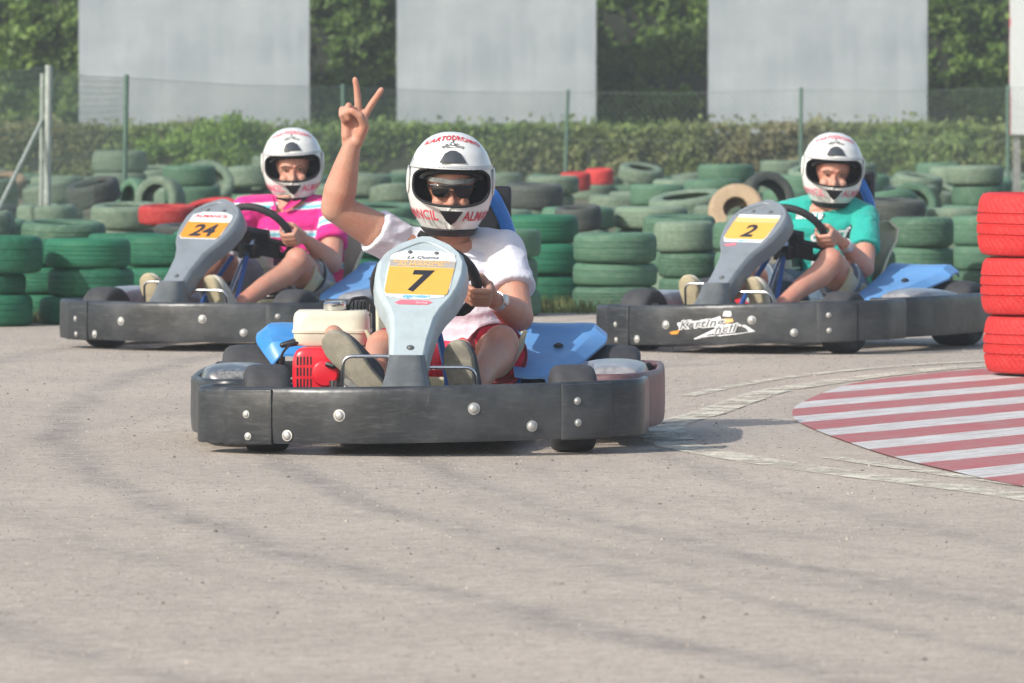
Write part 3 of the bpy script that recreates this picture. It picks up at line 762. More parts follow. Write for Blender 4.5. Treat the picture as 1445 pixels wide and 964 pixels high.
def make_person(P, loc, yaw):
    root = empty('person', loc, yaw, label=P['label'], cat='person', group='drivers seated in the go-karts')
    x0 = P['x']; sk = P['skin']
    hrot = P['hrot']
    Rh = (Matrix.Rotation(hrot[2], 3, 'Z') @ Matrix.Rotation(hrot[1], 3, 'Y') @ Matrix.Rotation(hrot[0], 3, 'X'))
    hd = V(P['head'])+Rh @ V((0, 0, P.get('sink', -.003))); lean = P.get('lean', 0)
    dy = P.get('dy', 0); tw = P.get('twist', 0); sv = V((cos(tw), sin(tw), 0)); bw = P.get('broad', 1)
    pel = V((x0, .97, .20)); lum = V((x0+lean*.3, 1.015+dy*.25, .33)); che = V((x0+lean*.7, 1.01+dy*.6, .47)); shl = V((x0+lean, .985+dy, .575)); nek = V((x0+lean, .955+dy, .63))
    secs = [(pel+V((0, .03, -.07)), .15, .10), (pel, .175, .125), (lum, .168*bw, .125*bw, tw*.4), (che, .178*bw, .125*bw, tw*.8), (shl+V((0, 0, -.03)), .172*bw, .105, tw), (shl+V((0, -.005, .022)), .14*bw, .075, tw), (nek, .075, .06, tw)]
    b = B()
    secs = [tuple(q)+(0,)*(4-len(q)) for q in secs]
    loft(b, [(c, w*.95, d*.93, t) for c, w, d, t in secs])
    # neck and head
    b.capsule(nek+V((0, .02, -.02)), hd+Rh @ V((0, .02, -.06)), .060, .056, 20, 4)
    hf = lambda x, y, z: hd+Rh @ V((x, y, z))
    b.ell(hf(0, .0, .035), (.076, .098, .098), Rh, 28, 18)
    b.ell(hf(0, -.030, -.045), (.058, .066, .068), Rh, 24, 14)
    b.ell(hf(0, -.050, -.085), (.034, .036, .028), Rh, 16, 10)          # chin
    b.capsule(hf(0, -.088, -.008), hf(0, -.112, -.040), .0085, .0135, 12, 3)   # nose
    for s in (-1, 1):
        b.ell(hf(s*.012, -.101, -.043), (.008, .009, .007), Rh, 10, 6)
        b.ell(hf(s*.036, -.074, -.040), (.024, .022, .022), Rh, 14, 8)    # cheek
        b.capsule(hf(s*.012, -.093, .014), hf(s*.050, -.080, .014), .0075, .0075, 10, 3)   # brow
        b.ell(hf(s*.074, .03, -.01), (.010, .018, .028), Rh, 12, 8)      # ear
    b.capsule(hf(-.022, -.090, -.066), hf(.022, -.090, -.066), .0085, .0085, 10, 3)
    body_tail = []
    # arms
    hands = {}
    for s, arm in ((-1, P['armL']), (1, P['armR'])):
        S = V(arm['S']); E = V(arm['E']); W = V(arm['W'])
        k = P.get('bulk', 1)*arm.get('thick', 1)
        b.ell(S, (.058*k, .056*k, .056*k), n=20, m=12)
        b.capsule(shl+sv*(s*.09)+V((0, 0, -.005)), S, .062, .056*k, 18)
        b.limb([(S, .054*k), (S.lerp(E, .45), .050*k), (E, .040*k)], 20)
        b.ell(S.lerp(E, .4)+V((0, -.004, 0)), (.052*k,)*3, n=18, m=10)
        b.limb([(E, .041*k), (E.lerp(W, .28), .0445*k), (E.lerp(W, .65), .034*k), (W, .0265)], 20)
        if arm['hand'] == 'v':
            v_hand(b, W, V(arm['X']), V(arm['Y']), V(arm['Z']))
        else:
            grip_hand(b, W, V(arm['c']), V(arm['out']), V(arm['tan']), V((0, -.77, -.64)))
    # legs
    for s, leg in ((-1, P['legL']), (1, P['legR'])):
        Hh, Kn, A = V(leg['H']), V(leg['K']), V(leg['A'])
        b.limb([(Hh, .088), (Hh.lerp(Kn, .5), .076), (Kn, .056)], 22)
        b.ell(Kn+V((0, -.006, .004)), (.055, .054, .056), n=20, m=12)
        sh = (A-Kn)
        b.limb([(Kn, .052), (Kn.lerp(A, .25)+V((0, .012, -.012)), .054), (Kn.lerp(A, .6), .042), (A, .033)], 20)
        T = V(leg['T']); hl = A+(V(leg['heel'])-A)
        b.capsule(hl, T, .030, .028, 16)
        b.capsule(A, hl, .033, .032, 16)
    body = b.obj('body', sk, root, remesh=.0042, sm=3, smooth=180)
    # ---------------- shirt
    b = B()
    loft(b, [(secs[0][0]+V((0, 0, .02)), .172, .130)]+[(c, w*1.03+.006, d*1.04+.008, t) for c, w, d, t in secs[1:-2]]+[(secs[-2][0]+V((0, 0, .004)), .135*bw, .080, tw), (nek+V((0, .002, -.012)), .088, .070, tw)])
    for s, arm in ((-1, P['armL']), (1, P['armR'])):
        S = V(arm['S']); E = V(arm['E']); k = P.get('bulk', 1)
        fr = arm.get('sleeve', .62)
        b.ell(S, (.061*k, .060*k, .060*k), n=20, m=12)
        b.capsule(shl+sv*(s*.085)+V((0, 0, .004)), S+V((0, 0, .002)), .066, .058*k, 20)
        m1 = S.lerp(E, fr*.5); m2 = S.lerp(E, fr)
        b.cone(S, m1, .060*k, .061*k, 26); b.cone(m1-(m1-S)*.05, m2, .061*k, .064*k, 26)
    shirt = b.obj('shirt', P['shirt'], root, remesh=.005, sm=5, smooth=180)
    fold_displace(shirt, P.get('fold', .0045), 9, P['seed'], (1, 1, 2.2))
    fold_displace(shirt, .0010, 16, P['seed']+3, (.6, 1, 1.8))
    shirt.modifiers.new('m', 'SMOOTH').iterations = 3; bake(shirt); smooth_mesh(shirt.data, 180)
    if P.get('stripes'): P['stripes'](shirt, P)
    # ---------------- shorts
    b = B()
    b.ell(pel+V((0, -.04, .0)), (.19, .165, .115), n=28, m=14)
    for s, leg in ((-1, P['legL']), (1, P['legR'])):
        Hh, Kn = V(leg['H']), V(leg['K']); fr = leg.get('short', .78)
        m1 = Hh.lerp(Kn, fr*.5); m2 = Hh.lerp(Kn, fr)+V((0, 0, -.006))
        b.ell(Hh, (.104, .11, .10), n=22, m=12)
        b.cone(Hh, m1, .100, .096, 28); b.cone(m1-(m1-Hh)*.05, m2, .096, .094, 28)
    shorts = b.obj('shorts', P['shorts'], root, remesh=.006, sm=4, smooth=180)
    fold_displace(shorts, .006, 8, P['seed']+5, (1.6, 1, 1))
    # leg opening rings: dark colours paint the shade inside, frayed denim is real edging
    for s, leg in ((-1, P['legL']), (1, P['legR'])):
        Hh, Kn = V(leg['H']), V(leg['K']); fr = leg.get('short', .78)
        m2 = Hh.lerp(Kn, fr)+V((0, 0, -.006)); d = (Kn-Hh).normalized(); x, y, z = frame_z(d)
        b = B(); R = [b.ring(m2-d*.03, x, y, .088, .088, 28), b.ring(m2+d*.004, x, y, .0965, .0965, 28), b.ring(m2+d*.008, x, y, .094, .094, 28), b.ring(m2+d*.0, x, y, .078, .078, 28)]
        b.skinrings(R); b.obj('leg_opening_ring', P.get('leg_opening', P['shorts']), shorts, smooth=60)
    # ---------------- shoes
    for s, leg in ((-1, P['legL']), (1, P['legR'])):
        hl, T, A = V(leg['heel']), V(leg['T']), V(leg['A'])
        d = (T-hl).normalized(); up = (A-hl); up = (up-d*up.dot(d)).normalized(); x = d.cross(up)
        if 'soleX' in leg: up = V(leg['soleX'])*-1; up = (up-d*up.dot(d)).normalized(); x = d.cross(up)
        Ls = .275; base = hl.lerp(T, .5)-up*.034; f = lambda t, u, h: base+d*(t*Ls-Ls/2)+x*u+up*h
        outl = [(0, .0), (.02, .018), (.08, .031), (.2, .035), (.38, .035), (.55, .041), (.7, .047), (.82, .046), (.92, .037), (.98, .02), (1, 0)]
        loop = [(t, w) for t, w in outl]+[(t, -w) for t, w in outl[-2:0:-1]]
        ho = bpy.data.objects.new('shoe', None); link(ho, root)
        b = B(); R = [[b.bm.verts.new(f(t+(.006 if 0 else 0), w*k, h)) for t, w in loop] for k, h in ((.93, -.014), (1, -.011), (1.02, .004), (.97, .009))]
        b.skinrings(R); b.obj('sole', P['sole'], ho, smooth=50, bevel=.002)
        b = B(); R = []
        for k, h, t0, t1 in ((.95, .006, 0, 1), (.97, .022, .0, .985), (.88, .045, .01, .93), (.72, .062, .02, .78), (.62, .078, .03, .5), (.60, .088, .04, .42)):
            R.append([b.bm.verts.new(f(t0+(t1-t0)*t, w*k, h)) for t, w in loop])
        b.skinrings(R); b.obj('upper', P['upper'], ho, smooth=70, subd=1)
    # ---------------- head gear
    H = helmet(root, V(P['head'])+Rh @ V((0, .012, .022)), hrot, P)
    e = bpy.data.objects.new('face', None)
    if P.get('glasses'):
        g = bpy.data.objects.new('sunglasses', None); link(g, root)
        b = B()
        for s in (-1, 1):
            R = []
            pts = [(.006, .010), (.030, .016), (.056, .013), (.061, .002), (.055, -.016), (.038, -.024), (.018, -.020), (.008, -.006)]
            pts = [(q.x, q.y) for q in catmull([V((x, y, 0)) for x, y in pts], 3, closed=True)]
            for h, k in ((0, .96), (-.003, 1), (-.006, .96)):
                R.append([b.bm.verts.new(hf(s*(x*k+.002), -.112+.012*(x/.06)**2*1.6-h*-1, y*k+.000)) for x, y in pts])
            b.skinrings(R)
        b.obj('lens', M['glass'], g, smooth=60)
        b = B()
        b.tube([hf(x, -.113+.012*(x/.06)**2*1.6, .014) for x in (-.066, -.05, -.03, -.012, 0, .012, .03, .05, .066)], .0038, 8)
        for s in (-1, 1): b.tube([hf(s*.066, -.090, .013), hf(s*.078, -.03, .008), hf(s*.08, .02, .0)], .003, 8)
        b.obj('glasses_frame', M['black'], g)
        b = B()
        def cap(u, v):
            a = radians(-72+144*u); return hf(.0805*sin(a), .0-.104*cos(a)+.002, .024+.015*v-.005*cos(a*2)+.0008*sin(u*23))
        b.grid(cap, 26, 5); b.obj('hair_cap', M['hair'], root, solid=.008)
    else:
        for s in (-1, 1):
            ey = bpy.data.objects.new('eye', None); link(ey, root)
            b = B(); b.ell(hf(s*.031, -.0835, -.001), (.0125, .010, .0038), Rh, 16, 10); b.obj('eyeball', M['eye'], ey)
            b = B(); b.ell(hf(s*.031, -.0915, -.001), (.0050, .004, .0040), Rh, 12, 8); b.obj('iris', M['iris'], ey)
            b = B(); b.tube([hf(s*.012, -.099, .0135), hf(s*.030, -.098, .019), hf(s*.052, -.086, .014)], .0034, 8, radii=[.0018, .0024, .0012]); b.obj('eyebrow', M['brow'], root)
            b = B(); b.tube([hf(s*.017, -.0905, .003), hf(s*.031, -.0945, .0065), hf(s*.045, -.088, .003)], .0014, 6); b.obj('eyelid', M['brow'], ey)
    b = B(); b.tube([hf(-.024, -.094, -.064), hf(-.010, -.1005, -.066), hf(0, -.101, -.067), hf(.010, -.1005, -.066), hf(.024, -.094, -.064)], .0036, 8); b.obj('lips', M['lip'], root)
    if P.get('gear'): P['gear'](root, shirt, P, hf)
    return root

def watch(root, a, w, r, mat='watch'):
    """band round the wrist between arm point a and wrist w"""
    a, w = V(a), V(w); d = (w-a).normalized(); x, y, z = frame_z(d); c = w-d*.018
    wt = bpy.data.objects.new('watch', None); link(wt, root)
    b = B(); R = [b.ring(c-d*.009, x, y, r, r, 24), b.ring(c-d*.009, x, y, r+.004, r+.004, 24), b.ring(c+d*.009, x, y, r+.003, r+.003, 24), b.ring(c+d*.009, x, y, r-.001, r-.001, 24)]
    b.skinrings(R, caps=False, closed=True); b.obj('watch_band', M[mat], wt, smooth=35)
    n = V((.25, -.9, .35)); n = (n-d*n.dot(d)).normalized()
    b = B(); q = n.cross(d); R = []
    for h, k in ((0, 1), (.006, 1), (.008, .8)):
        R.append(b.ring(c+n*(r+.002+h), d, q, .017*k, .017*k, 22))
    b.skinrings(R); b.obj('watch_case', M[mat], wt, smooth=35)

def project(o, fn2, depth0=-.2):
    """returns fn(u,v)->point on the mesh o, seen along d from fn2(u,v)=(point, dir)"""
    me = o.data; bv = BVHTree.FromPolygons([v.co for v in me.vertices], [tuple(p.vertices) for p in me.polygons])
    def g(u, v, off=.002):
        p, d = fn2(u, v); h = bv.ray_cast(p, d)
        if h[0] is None: return p+d*.5
        return h[0]+h[1]*off if h[1].dot(d) < 0 else h[0]-d*off
    return g
# ------------------------------------------------------------------ place: karts and drivers
TH = radians(25)
K7 = (-.275, 18.95, .004); K24 = (-1.323, 27.07, .004); K2 = (.97, 26.80, .004)
def rooted(K): return K
redside = simple('red_tinted_black_plastic', (.09, .05, .055), .45, var=.2, dirt=(.32, .14, .15), dirtamt=.6, dscale=5)
make_kart(dict(panel_x=(-.033, .008), sticker=sticker7, pods=('poddark', 'pod'), roll=.018, steer=radians(6), side_mat=redside, seat_x=.06, hoop_dx=.08),
          K7, radians(-1.3), 'black-bumpered kart number 7 with red engine and cream fuel tank, closest to the viewer')
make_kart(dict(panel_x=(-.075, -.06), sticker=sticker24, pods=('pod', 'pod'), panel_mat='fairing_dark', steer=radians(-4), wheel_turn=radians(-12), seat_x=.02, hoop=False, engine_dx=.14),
          K24, -TH, 'kart with orange plate number 24, driven by the person in a pink striped polo')
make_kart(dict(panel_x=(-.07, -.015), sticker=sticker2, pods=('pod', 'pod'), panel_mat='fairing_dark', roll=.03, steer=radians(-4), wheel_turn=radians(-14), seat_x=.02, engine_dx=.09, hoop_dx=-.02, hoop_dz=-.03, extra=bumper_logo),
          K2, -TH, 'kart with yellow plate number 2 and torn white sticker on its front bumper')

def leg(s, x0, K, A, T, heel, **kw):
    return dict(H=(x0+s*.10, .92, .20), K=K, A=A, T=T, heel=heel, **kw)
CW = V((0, .53, .48)); EU = V((0, -.64, .77)).normalized(); EXX = V((1, 0, 0))
def wheel_pt(deg, r=.155):
    t = radians(deg); o = EXX*cos(t)+EU*sin(t); tn = -EXX*sin(t)+EU*cos(t)
    return CW+o*r, o, tn
# --- driver 7
c, o, tn = wheel_pt(-8)
skin7 = skin('tanned_skin', (.42, .235, .165)); skin24 = skin('freckled_skin', (.45, .25, .18), .14); skin2 = skin('fair_skin', (.48, .27, .20), .12)
def gear7(root, shirt, P, hf):
    g = project(shirt, lambda u, v: (V((P['x']+u, .4, v)), V((0, 1, 0))))
    b = B()
    pts = [g(-.105+.012*t, .628-.0075*t, .006) for t in range(0, 12)]
    b.tube(pts, .012, 6); b.obj('strap', M['strap'], root)
    watch(root, P['armR']['E'], P['armR']['W'], .0275)
P7 = dict(label='driver in white T-shirt and red shorts raising two fingers in a V', x=.068, skin=skin7, seed=2, bulk=1.10, fold=.005,
          shirt=fabric('white_cotton', (.60, .605, .67), bump=.14), shorts=fabric('red_shorts', (.55, .010, .045)), leg_opening=fabric('red_opening_shade', (.16, .01, .02)),
          sole=M['soledark'], upper=M['shoedark'], glasses=True,
          head=(.063, .905, .775), hrot=(radians(3), radians(2), radians(4)),
          armL=dict(S=(-.090, .965, .590), E=(-.292, .86, .712), W=(-.238, .80, .912), hand='v', X=V((.94, -.10, -.18)).normalized(), Y=V((-.10, -.99, .06)).normalized(), Z=V((.12, -.06, .99)).normalized(), sleeve=.42, thick=1.06),
          armR=dict(S=(.225, .965, .575), E=(.280, .78, .375), W=tuple(c+V((.052, .075, -.030))), hand='grip', c=c, out=o, tan=tn, sleeve=.60),
          legL=leg(-1, .068, (-.13, .53, .285), (-.135, .24, .245), (-.262, .125, .345), (-.108, .145, .168), short=.74, soleX=(-.30, -.93, -.18)),
          legR=leg(1, .068, (.23, .53, .30), (.165, .20, .19), (.125, .085, .305), (.145, .15, .12), short=.72),
          gear=gear7)
# --- driver 24
c, o, tn = wheel_pt(-2); cl, ol, tl = wheel_pt(178)
def polo_stripes(sh, P):
    me = sh.data; at_ = me.color_attributes.new('stripe', 'FLOAT_COLOR', 'POINT')
    pk = (.60, .014, .20); wh = (.62, .64, .68); cy = (.17, .49, .60)
    for i, v in enumerate(me.vertices):
        co = v.co; col = pk; z = co.z+.012*noise.noise(co*6)
        d = None
        for s in (-1, 1):
            a = P['armL' if s < 0 else 'armR']; S, E = V(a['S']), V(a['E']); ax = (E-S); t = (co-S).dot(ax)/ax.length_squared
            rr = (co-(S+ax*t)).length
            if t > .22 and rr < .078 and (co.x-P['x'])*s > .15: d = t
        if d is not None:
            if .26 < d < .33 or .39 < d < .43: col = wh
            elif .33 <= d <= .39: col = cy
        else:
            for (z0, top) in ((.600, wh), (.478, wh), (.340, wh)):
                if z0 < z < z0+.013: col = wh
                elif z0-.013 < z <= z0: col = cy
                elif z0-.018 < z <= z0-.013: col = wh
        at_.data[i].color = (*col, 1)
def striped_mat():
    m = fabric('pink_striped_pique', (.8, .02, .26)); nt = m.node_tree; b = nt.nodes['Principled BSDF']
    a = nt.nodes.new('ShaderNodeAttribute'); a.attribute_name = 'stripe'; L(nt, a.outputs['Color'], b.inputs['Base Color']); return m
pinkfab = fabric('pink_collar', (.55, .012, .17)); pol = striped_mat()
def gear24(root, shirt, P, hf):
    b = B(); nk = V((P['x']+P.get('lean', 0), .955, .635)); DY = V((0, P.get('dy', 0)+.005, 0))
    for s in (-1, 1):
        vs = [V((nk.x+s*.012, .865, .565)), V((nk.x+s*.075, .885, .600)), V((nk.x+s*.098, .945, .640)), V((nk.x+s*.070, .99, .655)), V((nk.x+s*.068, .95, .655)), V((nk.x+s*.055, .90, .635)), V((nk.x+s*.01, .872, .59))]
        b.bm.faces.new([b.bm.verts.new(p+DY) for p in vs])
    b.obj('collar', pinkfab, shirt, solid=.006, subd=1)
    g = project(shirt, lambda u, v: (V((P['x']+u, .4, v)), V((0, 1, 0))))
    b = B(); b.tube([g(.01-.012*t, .600-.006*t-.002*sin(t), .003) for t in range(9)], .0022, 5); b.obj('chin_strap', M['strap'], root)
P24 = dict(label='driver in pink, white and light blue striped polo shirt and grey shorts', x=-.02, lean=-.015, dy=-.075, twist=radians(22), broad=1.06, skin=skin24, seed=4, bulk=1.12,
           faded=True, shirt=pol, stripes=polo_stripes, shorts=fabric('grey_shorts', (.24, .25, .28)), leg_opening=fabric('black_opening_shade', (.02, .02, .022)),
           sole=M['sole'], upper=M['shoe'],
           head=(-.03, .925, .765), hrot=(radians(5), radians(-2), TH+radians(1)),
           armL=dict(S=(-.205, .822, .572), E=(-.275, .70, .36), W=tuple(cl+V((-.050, .075, -.035))), hand='grip', c=cl, out=ol, tan=-tl, sleeve=.62),
           armR=dict(S=(.140, .965, .572), E=(.222, .80, .35), W=tuple(c+V((.052, .078, -.030))), hand='grip', c=c, out=o, tan=tn, sleeve=.62),
           legL=leg(-1, .0, (-.20, .52, .36), (-.235, .19, .20), (-.25, .05, .285), (-.24, .12, .13), short=.80),
           legR=leg(1, .0, (.21, .50, .365), (.10, .18, .19), (.055, .06, .28), (.07, .13, .125), short=.66),
           gear=gear24)
# --- driver 2
def gear2(root, shirt, P, hf):
    R3 = Matrix.Rotation(TH, 3, 'Z'); ux = V((cos(TH), -sin(-TH)*-1, 0)); 
    right = V((cos(TH), sin(TH), 0)); d = V((-sin(TH), cos(TH), 0)).normalized()
    g0 = project(shirt, lambda u, v: (V((P['x'], .95, 0))+right*u-d*.5+V((0, 0, v)), d))
    st = lambda x, z, k=.0025: (lambda u, v: g0(x+u, z+v, k))
    put_text('shirt_print', 'SKATE', .040, st(-.085, .545), M['white'], shirt, sub=1, weight=.002)
    put_text('shirt_print', 'Surf', .060, st(.015, .468), M['white'], shirt, sub=1, weight=.002, shear=.3, width=1.2)
    put_text('shirt_print', 'co', .060, st(-.05, .45), M['white'], shirt, sub=1, weight=.003)
    put_text('shirt_print', '/', .075, st(.085, .465, .003), M['ink'], shirt, sub=1, weight=.003)
    b = B()
    for (x, z, r) in ((.075, .435, .016), (.105, .425, .016), (-.04, .36, .014), (-.02, .355, .010), (-.10, .56, .014)):
        vs = [b.bm.verts.new(g0(x+r*cos(t*pi/6)*1.0, z+r*1.1*sin(t*pi/6), .003)) for t in range(12)]; b.bm.faces.new(vs)
    for x, z in ((-.075, .335),):
        n = 8; a_ = [[b.bm.verts.new(g0(x+i*.012, z+j*.014-i*.002, .003)) for i in range(n)] for j in range(3)]
        for j in range(2):
            for i in range(n-1): b.bm.faces.new((a_[j][i], a_[j][i+1], a_[j+1][i+1], a_[j+1][i]))
    b.obj('shirt_print', M['white'], shirt, smooth=0, fix=False)
    b = B(); b.tube([g0(.005-.014*t, .60-.021*t, .003) for t in range(6)], .0022, 5); b.obj('chin_strap', M['strap'], root)
    watch(root, P['armR']['E'], P['armR']['W'], .0275)
P2 = dict(label='driver in turquoise printed T-shirt and denim shorts', x=.0, lean=-.012, dy=-.04, twist=radians(14), skin=skin2, seed=9, bulk=1.0,
          faded=True, shirt=fabric('turquoise_cotton', (.010, .33, .275)), shorts=fabric('denim', (.085, .13, .19), var=.3), leg_opening=fabric('frayed_denim', (.30, .34, .38)),
          sole=M['sole'], upper=M['shoe'],
          head=(.03, .925, .745), hrot=(radians(4), radians(3), TH+radians(2)),
          armL=dict(S=(-.19, .885, .555), E=(-.235, .78, .34), W=tuple(cl+V((-.050, .075, -.035))), hand='grip', c=cl, out=ol, tan=-tl, sleeve=.62),
          armR=dict(S=(.165, .965, .555), E=(.235, .79, .335), W=tuple(c+V((.052, .078, -.030))), hand='grip', c=c, out=o, tan=tn, sleeve=.62),
          legL=leg(-1, .015, (-.21, .52, .30), (-.235, .19, .19), (-.25, .05, .285), (-.24, .12, .13), short=.80),
          legR=leg(1, .015, (.20, .49, .37), (.10, .18, .19), (.055, .06, .28), (.07, .13, .125), short=.62),
          gear=gear2)
make_person(P7, K7, radians(-1.3))
make_person(P24, K24, -TH)
make_person(P2, K2, -TH)

# ------------------------------------------------------------------ ground
def bank(d):
    t = min(max((d-34.5)/11, 0), 1); return .26*t*t*(3-2*t)
def build_ground():
    m, nt, b = newmat('dusty_earth'); co = texco(nt)
    a = noise_n(nt, co, .9, 6, .6); g = noise_n(nt, co, 12, 5, .7)
    o = mixcol(nt, ramp(nt, a, .4, .6), (.17, .14, .10), (.075, .10, .04)); o = mixcol(nt, math_n(nt, 'MULTIPLY', ramp(nt, g, .4, .7), .5), o, (.10, .085, .06))
    L(nt, o, b.inputs['Base Color']); b.inputs['Roughness'].default_value = .95; bump_n(nt, b, g, .6, .04)
    bb = B(); ys = [-120, -40, 0, 15, 29]+[29+i*1.0 for i in range(1, 40)]+[75, 90, 130, 200, 400]; xs = [-300, -120, -50]+[-30+i*1.5 for i in range(41)]+[50, 120, 300]
    g = [[bb.bm.verts.new((x, y, bank(y)+(.02*noise.noise(V((x*.7, y*.7, 0))) if 36 < y < 90 else 0))) for x in xs] for y in ys]
    for j in range(len(ys)-1):
        for i in range(len(xs)-1): bb.bm.faces.new((g[j][i], g[j][i+1], g[j+1][i+1], g[j+1][i]))
    tag(bb.obj('ground', m, None, smooth=180), kind='structure')
    # asphalt
    m, nt, b = newmat('old_pale_asphalt'); co = texco(nt)
    a = noise_n(nt, co, .8, 5, .6); f = noise_n(nt, co, 130, 3, .75); f2 = noise_n(nt, co, 28, 5, .8)
    o = mixcol(nt, ramp(nt, a, .35, .65), (.350, .298, .244), (.43, .365, .298))
    o = mixcol(nt, math_n(nt, 'MULTIPLY', ramp(nt, f, .50, .72), .55), o, (.55, .49, .43))
    o = mixcol(nt, math_n(nt, 'MULTIPLY', ramp(nt, f, .50, .30), .62), o, (.095, .085, .08))
    o = mixcol(nt, math_n(nt, 'MULTIPLY', ramp(nt, f2, .52, .75), .35), o, (.15, .135, .12))
    # rubber laid down in arcs through the corner
    sp = nt.nodes.new('ShaderNodeSeparateXYZ'); L(nt, co, sp.inputs[0])
    def arc(cx, cy, r, w, amt, nlo=.30):
        amt *= .85 if r > 20 else .5
        nonlocal o
        dx = math_n(nt, 'SUBTRACT', sp.outputs[0], cx); dy = math_n(nt, 'SUBTRACT', sp.outputs[1], cy)
        rr = math_n(nt, 'SQRT', math_n(nt, 'ADD', math_n(nt, 'MULTIPLY', dx, dx), math_n(nt, 'MULTIPLY', dy, dy)))
        wob = math_n(nt, 'MULTIPLY', math_n(nt, 'SUBTRACT', noise_n(nt, co, 1.2, 3), .5), w*1.6)
        e = math_n(nt, 'ABSOLUTE', math_n(nt, 'ADD', math_n(nt, 'SUBTRACT', rr, r), wob))
        k = ramp(nt, e, w, w*.2)
        nn = ramp(nt, noise_n(nt, co, 2.2+r*.1, 5, .7), nlo, nlo+.42)
        k = math_n(nt, 'MULTIPLY', math_n(nt, 'MULTIPLY', k, nn), amt)
        o = mixcol(nt, k, o, (.085, .08, .082))
    for a_ in ((28.5, 22.3, 30.0, .10, .75), (28.5, 22.3, 29.45, .07, .6), (28.2, 21.6, 30.6, .13, .6), (27, 22.0, 27.5, .08, .6), (26.5, 21.5, 26.2, .10, .5), (12.5, 19.5, 13.2, .09, .6), (12.2, 19.2, 12.2, .06, .5), (9, 18.0, 9.2, .07, .5), (10.4, 18.4, 11.9, .10, .45)) or ((5.2, 20.6, 6.0, .16, .55), (5.4, 20.2, 6.9, .12, .40), (5.0, 20.8, 4.75, .10, .45), (5.6, 20.5, 7.9, .20, .45), (4.5, 22.0, 5.6, .10, .45), (7.0, 21.5, 9.6, .25, .40), (6.2, 19.0, 6.3, .09, .4), (6.0, 18.5, 5.2, .14, .35, .5), (5.5, 24, 8.2, .14, .45), (8, 26, 12.0, .3, .3)): arc(*a_)
    g1 = noise_n(nt, co, 17, 9, .86); g2 = noise_n(nt, co, 3.3, 8, .8)
    o = mixcol(nt, math_n(nt, 'MULTIPLY', ramp(nt, g1, .53, .64), .62), o, (.15, .125, .105))
    o = mixcol(nt, math_n(nt, 'MULTIPLY', ramp(nt, g1, .47, .37), .60), o, (.56, .49, .42))
    o = mixcol(nt, math_n(nt, 'MULTIPLY', ramp(nt, g2, .53, .62), .25), o, (.20, .175, .15))
    L(nt, o, b.inputs['Base Color']); b.inputs['Roughness'].default_value = .88; bump_n(nt, b, f, .55, .006)
    bb = B(); vs = [(-60, -30), (60, -30), (60, 33.5), (7, 33.6), (3.0, 33.3), (1.2, 32.6), (.3, 31.9), (-1.0, 31.0), (-2.2, 30.4), (-4, 30.0), (-10, 29.6), (-60, 29)]
    bb.bm.faces.new([bb.bm.verts.new((x, y, .004)) for x, y in vs]); tag(bb.obj('track', m, None, smooth=0), kind='structure')
build_ground()
def paint_line():
    m, nt, b = newmat('worn_cream_paint'); co = texco(nt)
    a = noise_n(nt, co, 7, 7, .75); f = noise_n(nt, co, 60, 4, .7)
    k = math_n(nt, 'ADD', math_n(nt, 'MULTIPLY', a, .75), math_n(nt, 'MULTIPLY', f, .35))
    b.inputs['Roughness'].default_value = .8
    L(nt, mixcol(nt, ramp(nt, f, .3, .7), (.50, .46, .37), (.62, .58, .47)), b.inputs['Base Color'])
    L(nt, ramp(nt, k, .46, .60), b.inputs['Alpha'])
    def strip(pts, w, zz=.006):
        P = catmull([(x, y, zz) for x, y in pts], 8); bb = B(); pv = None
        for i, p in enumerate(P):
            d = (P[min(i+1, len(P)-1)]-P[max(i-1, 0)]).normalized(); n = V((d.y, -d.x, 0))
            q = (bb.bm.verts.new(p-n*w/2), bb.bm.verts.new(p+n*w/2))
            if pv: bb.bm.faces.new((pv[0], pv[1], q[1], q[0]))
            pv = q
        tag(bb.obj('painted_track_marking', m, None, smooth=0), kind='structure')
    strip([(2.2, 13.6), (1.62, 15.6), (1.335, 16.75), (.942, 17.76), (.694, 18.5), (.50, 19.3), (.46, 20.1)], .14)
    strip([(.50, 19.6), (.50, 20.5), (.66, 21.35), (.80, 22.2), (1.0, 23.2), (1.56, 24.7), (2.03, 25.4), (3.2, 26.6)], .12, .0072)
    strip([(2.0, 15.4), (1.60, 16.6), (1.22, 17.7), (.93, 18.6)], .07, .0068)
    strip([(.62, 22.6), (1.02, 24.1), (1.6, 25.35), (2.4, 26.2)], .06, .0066)
paint_line()
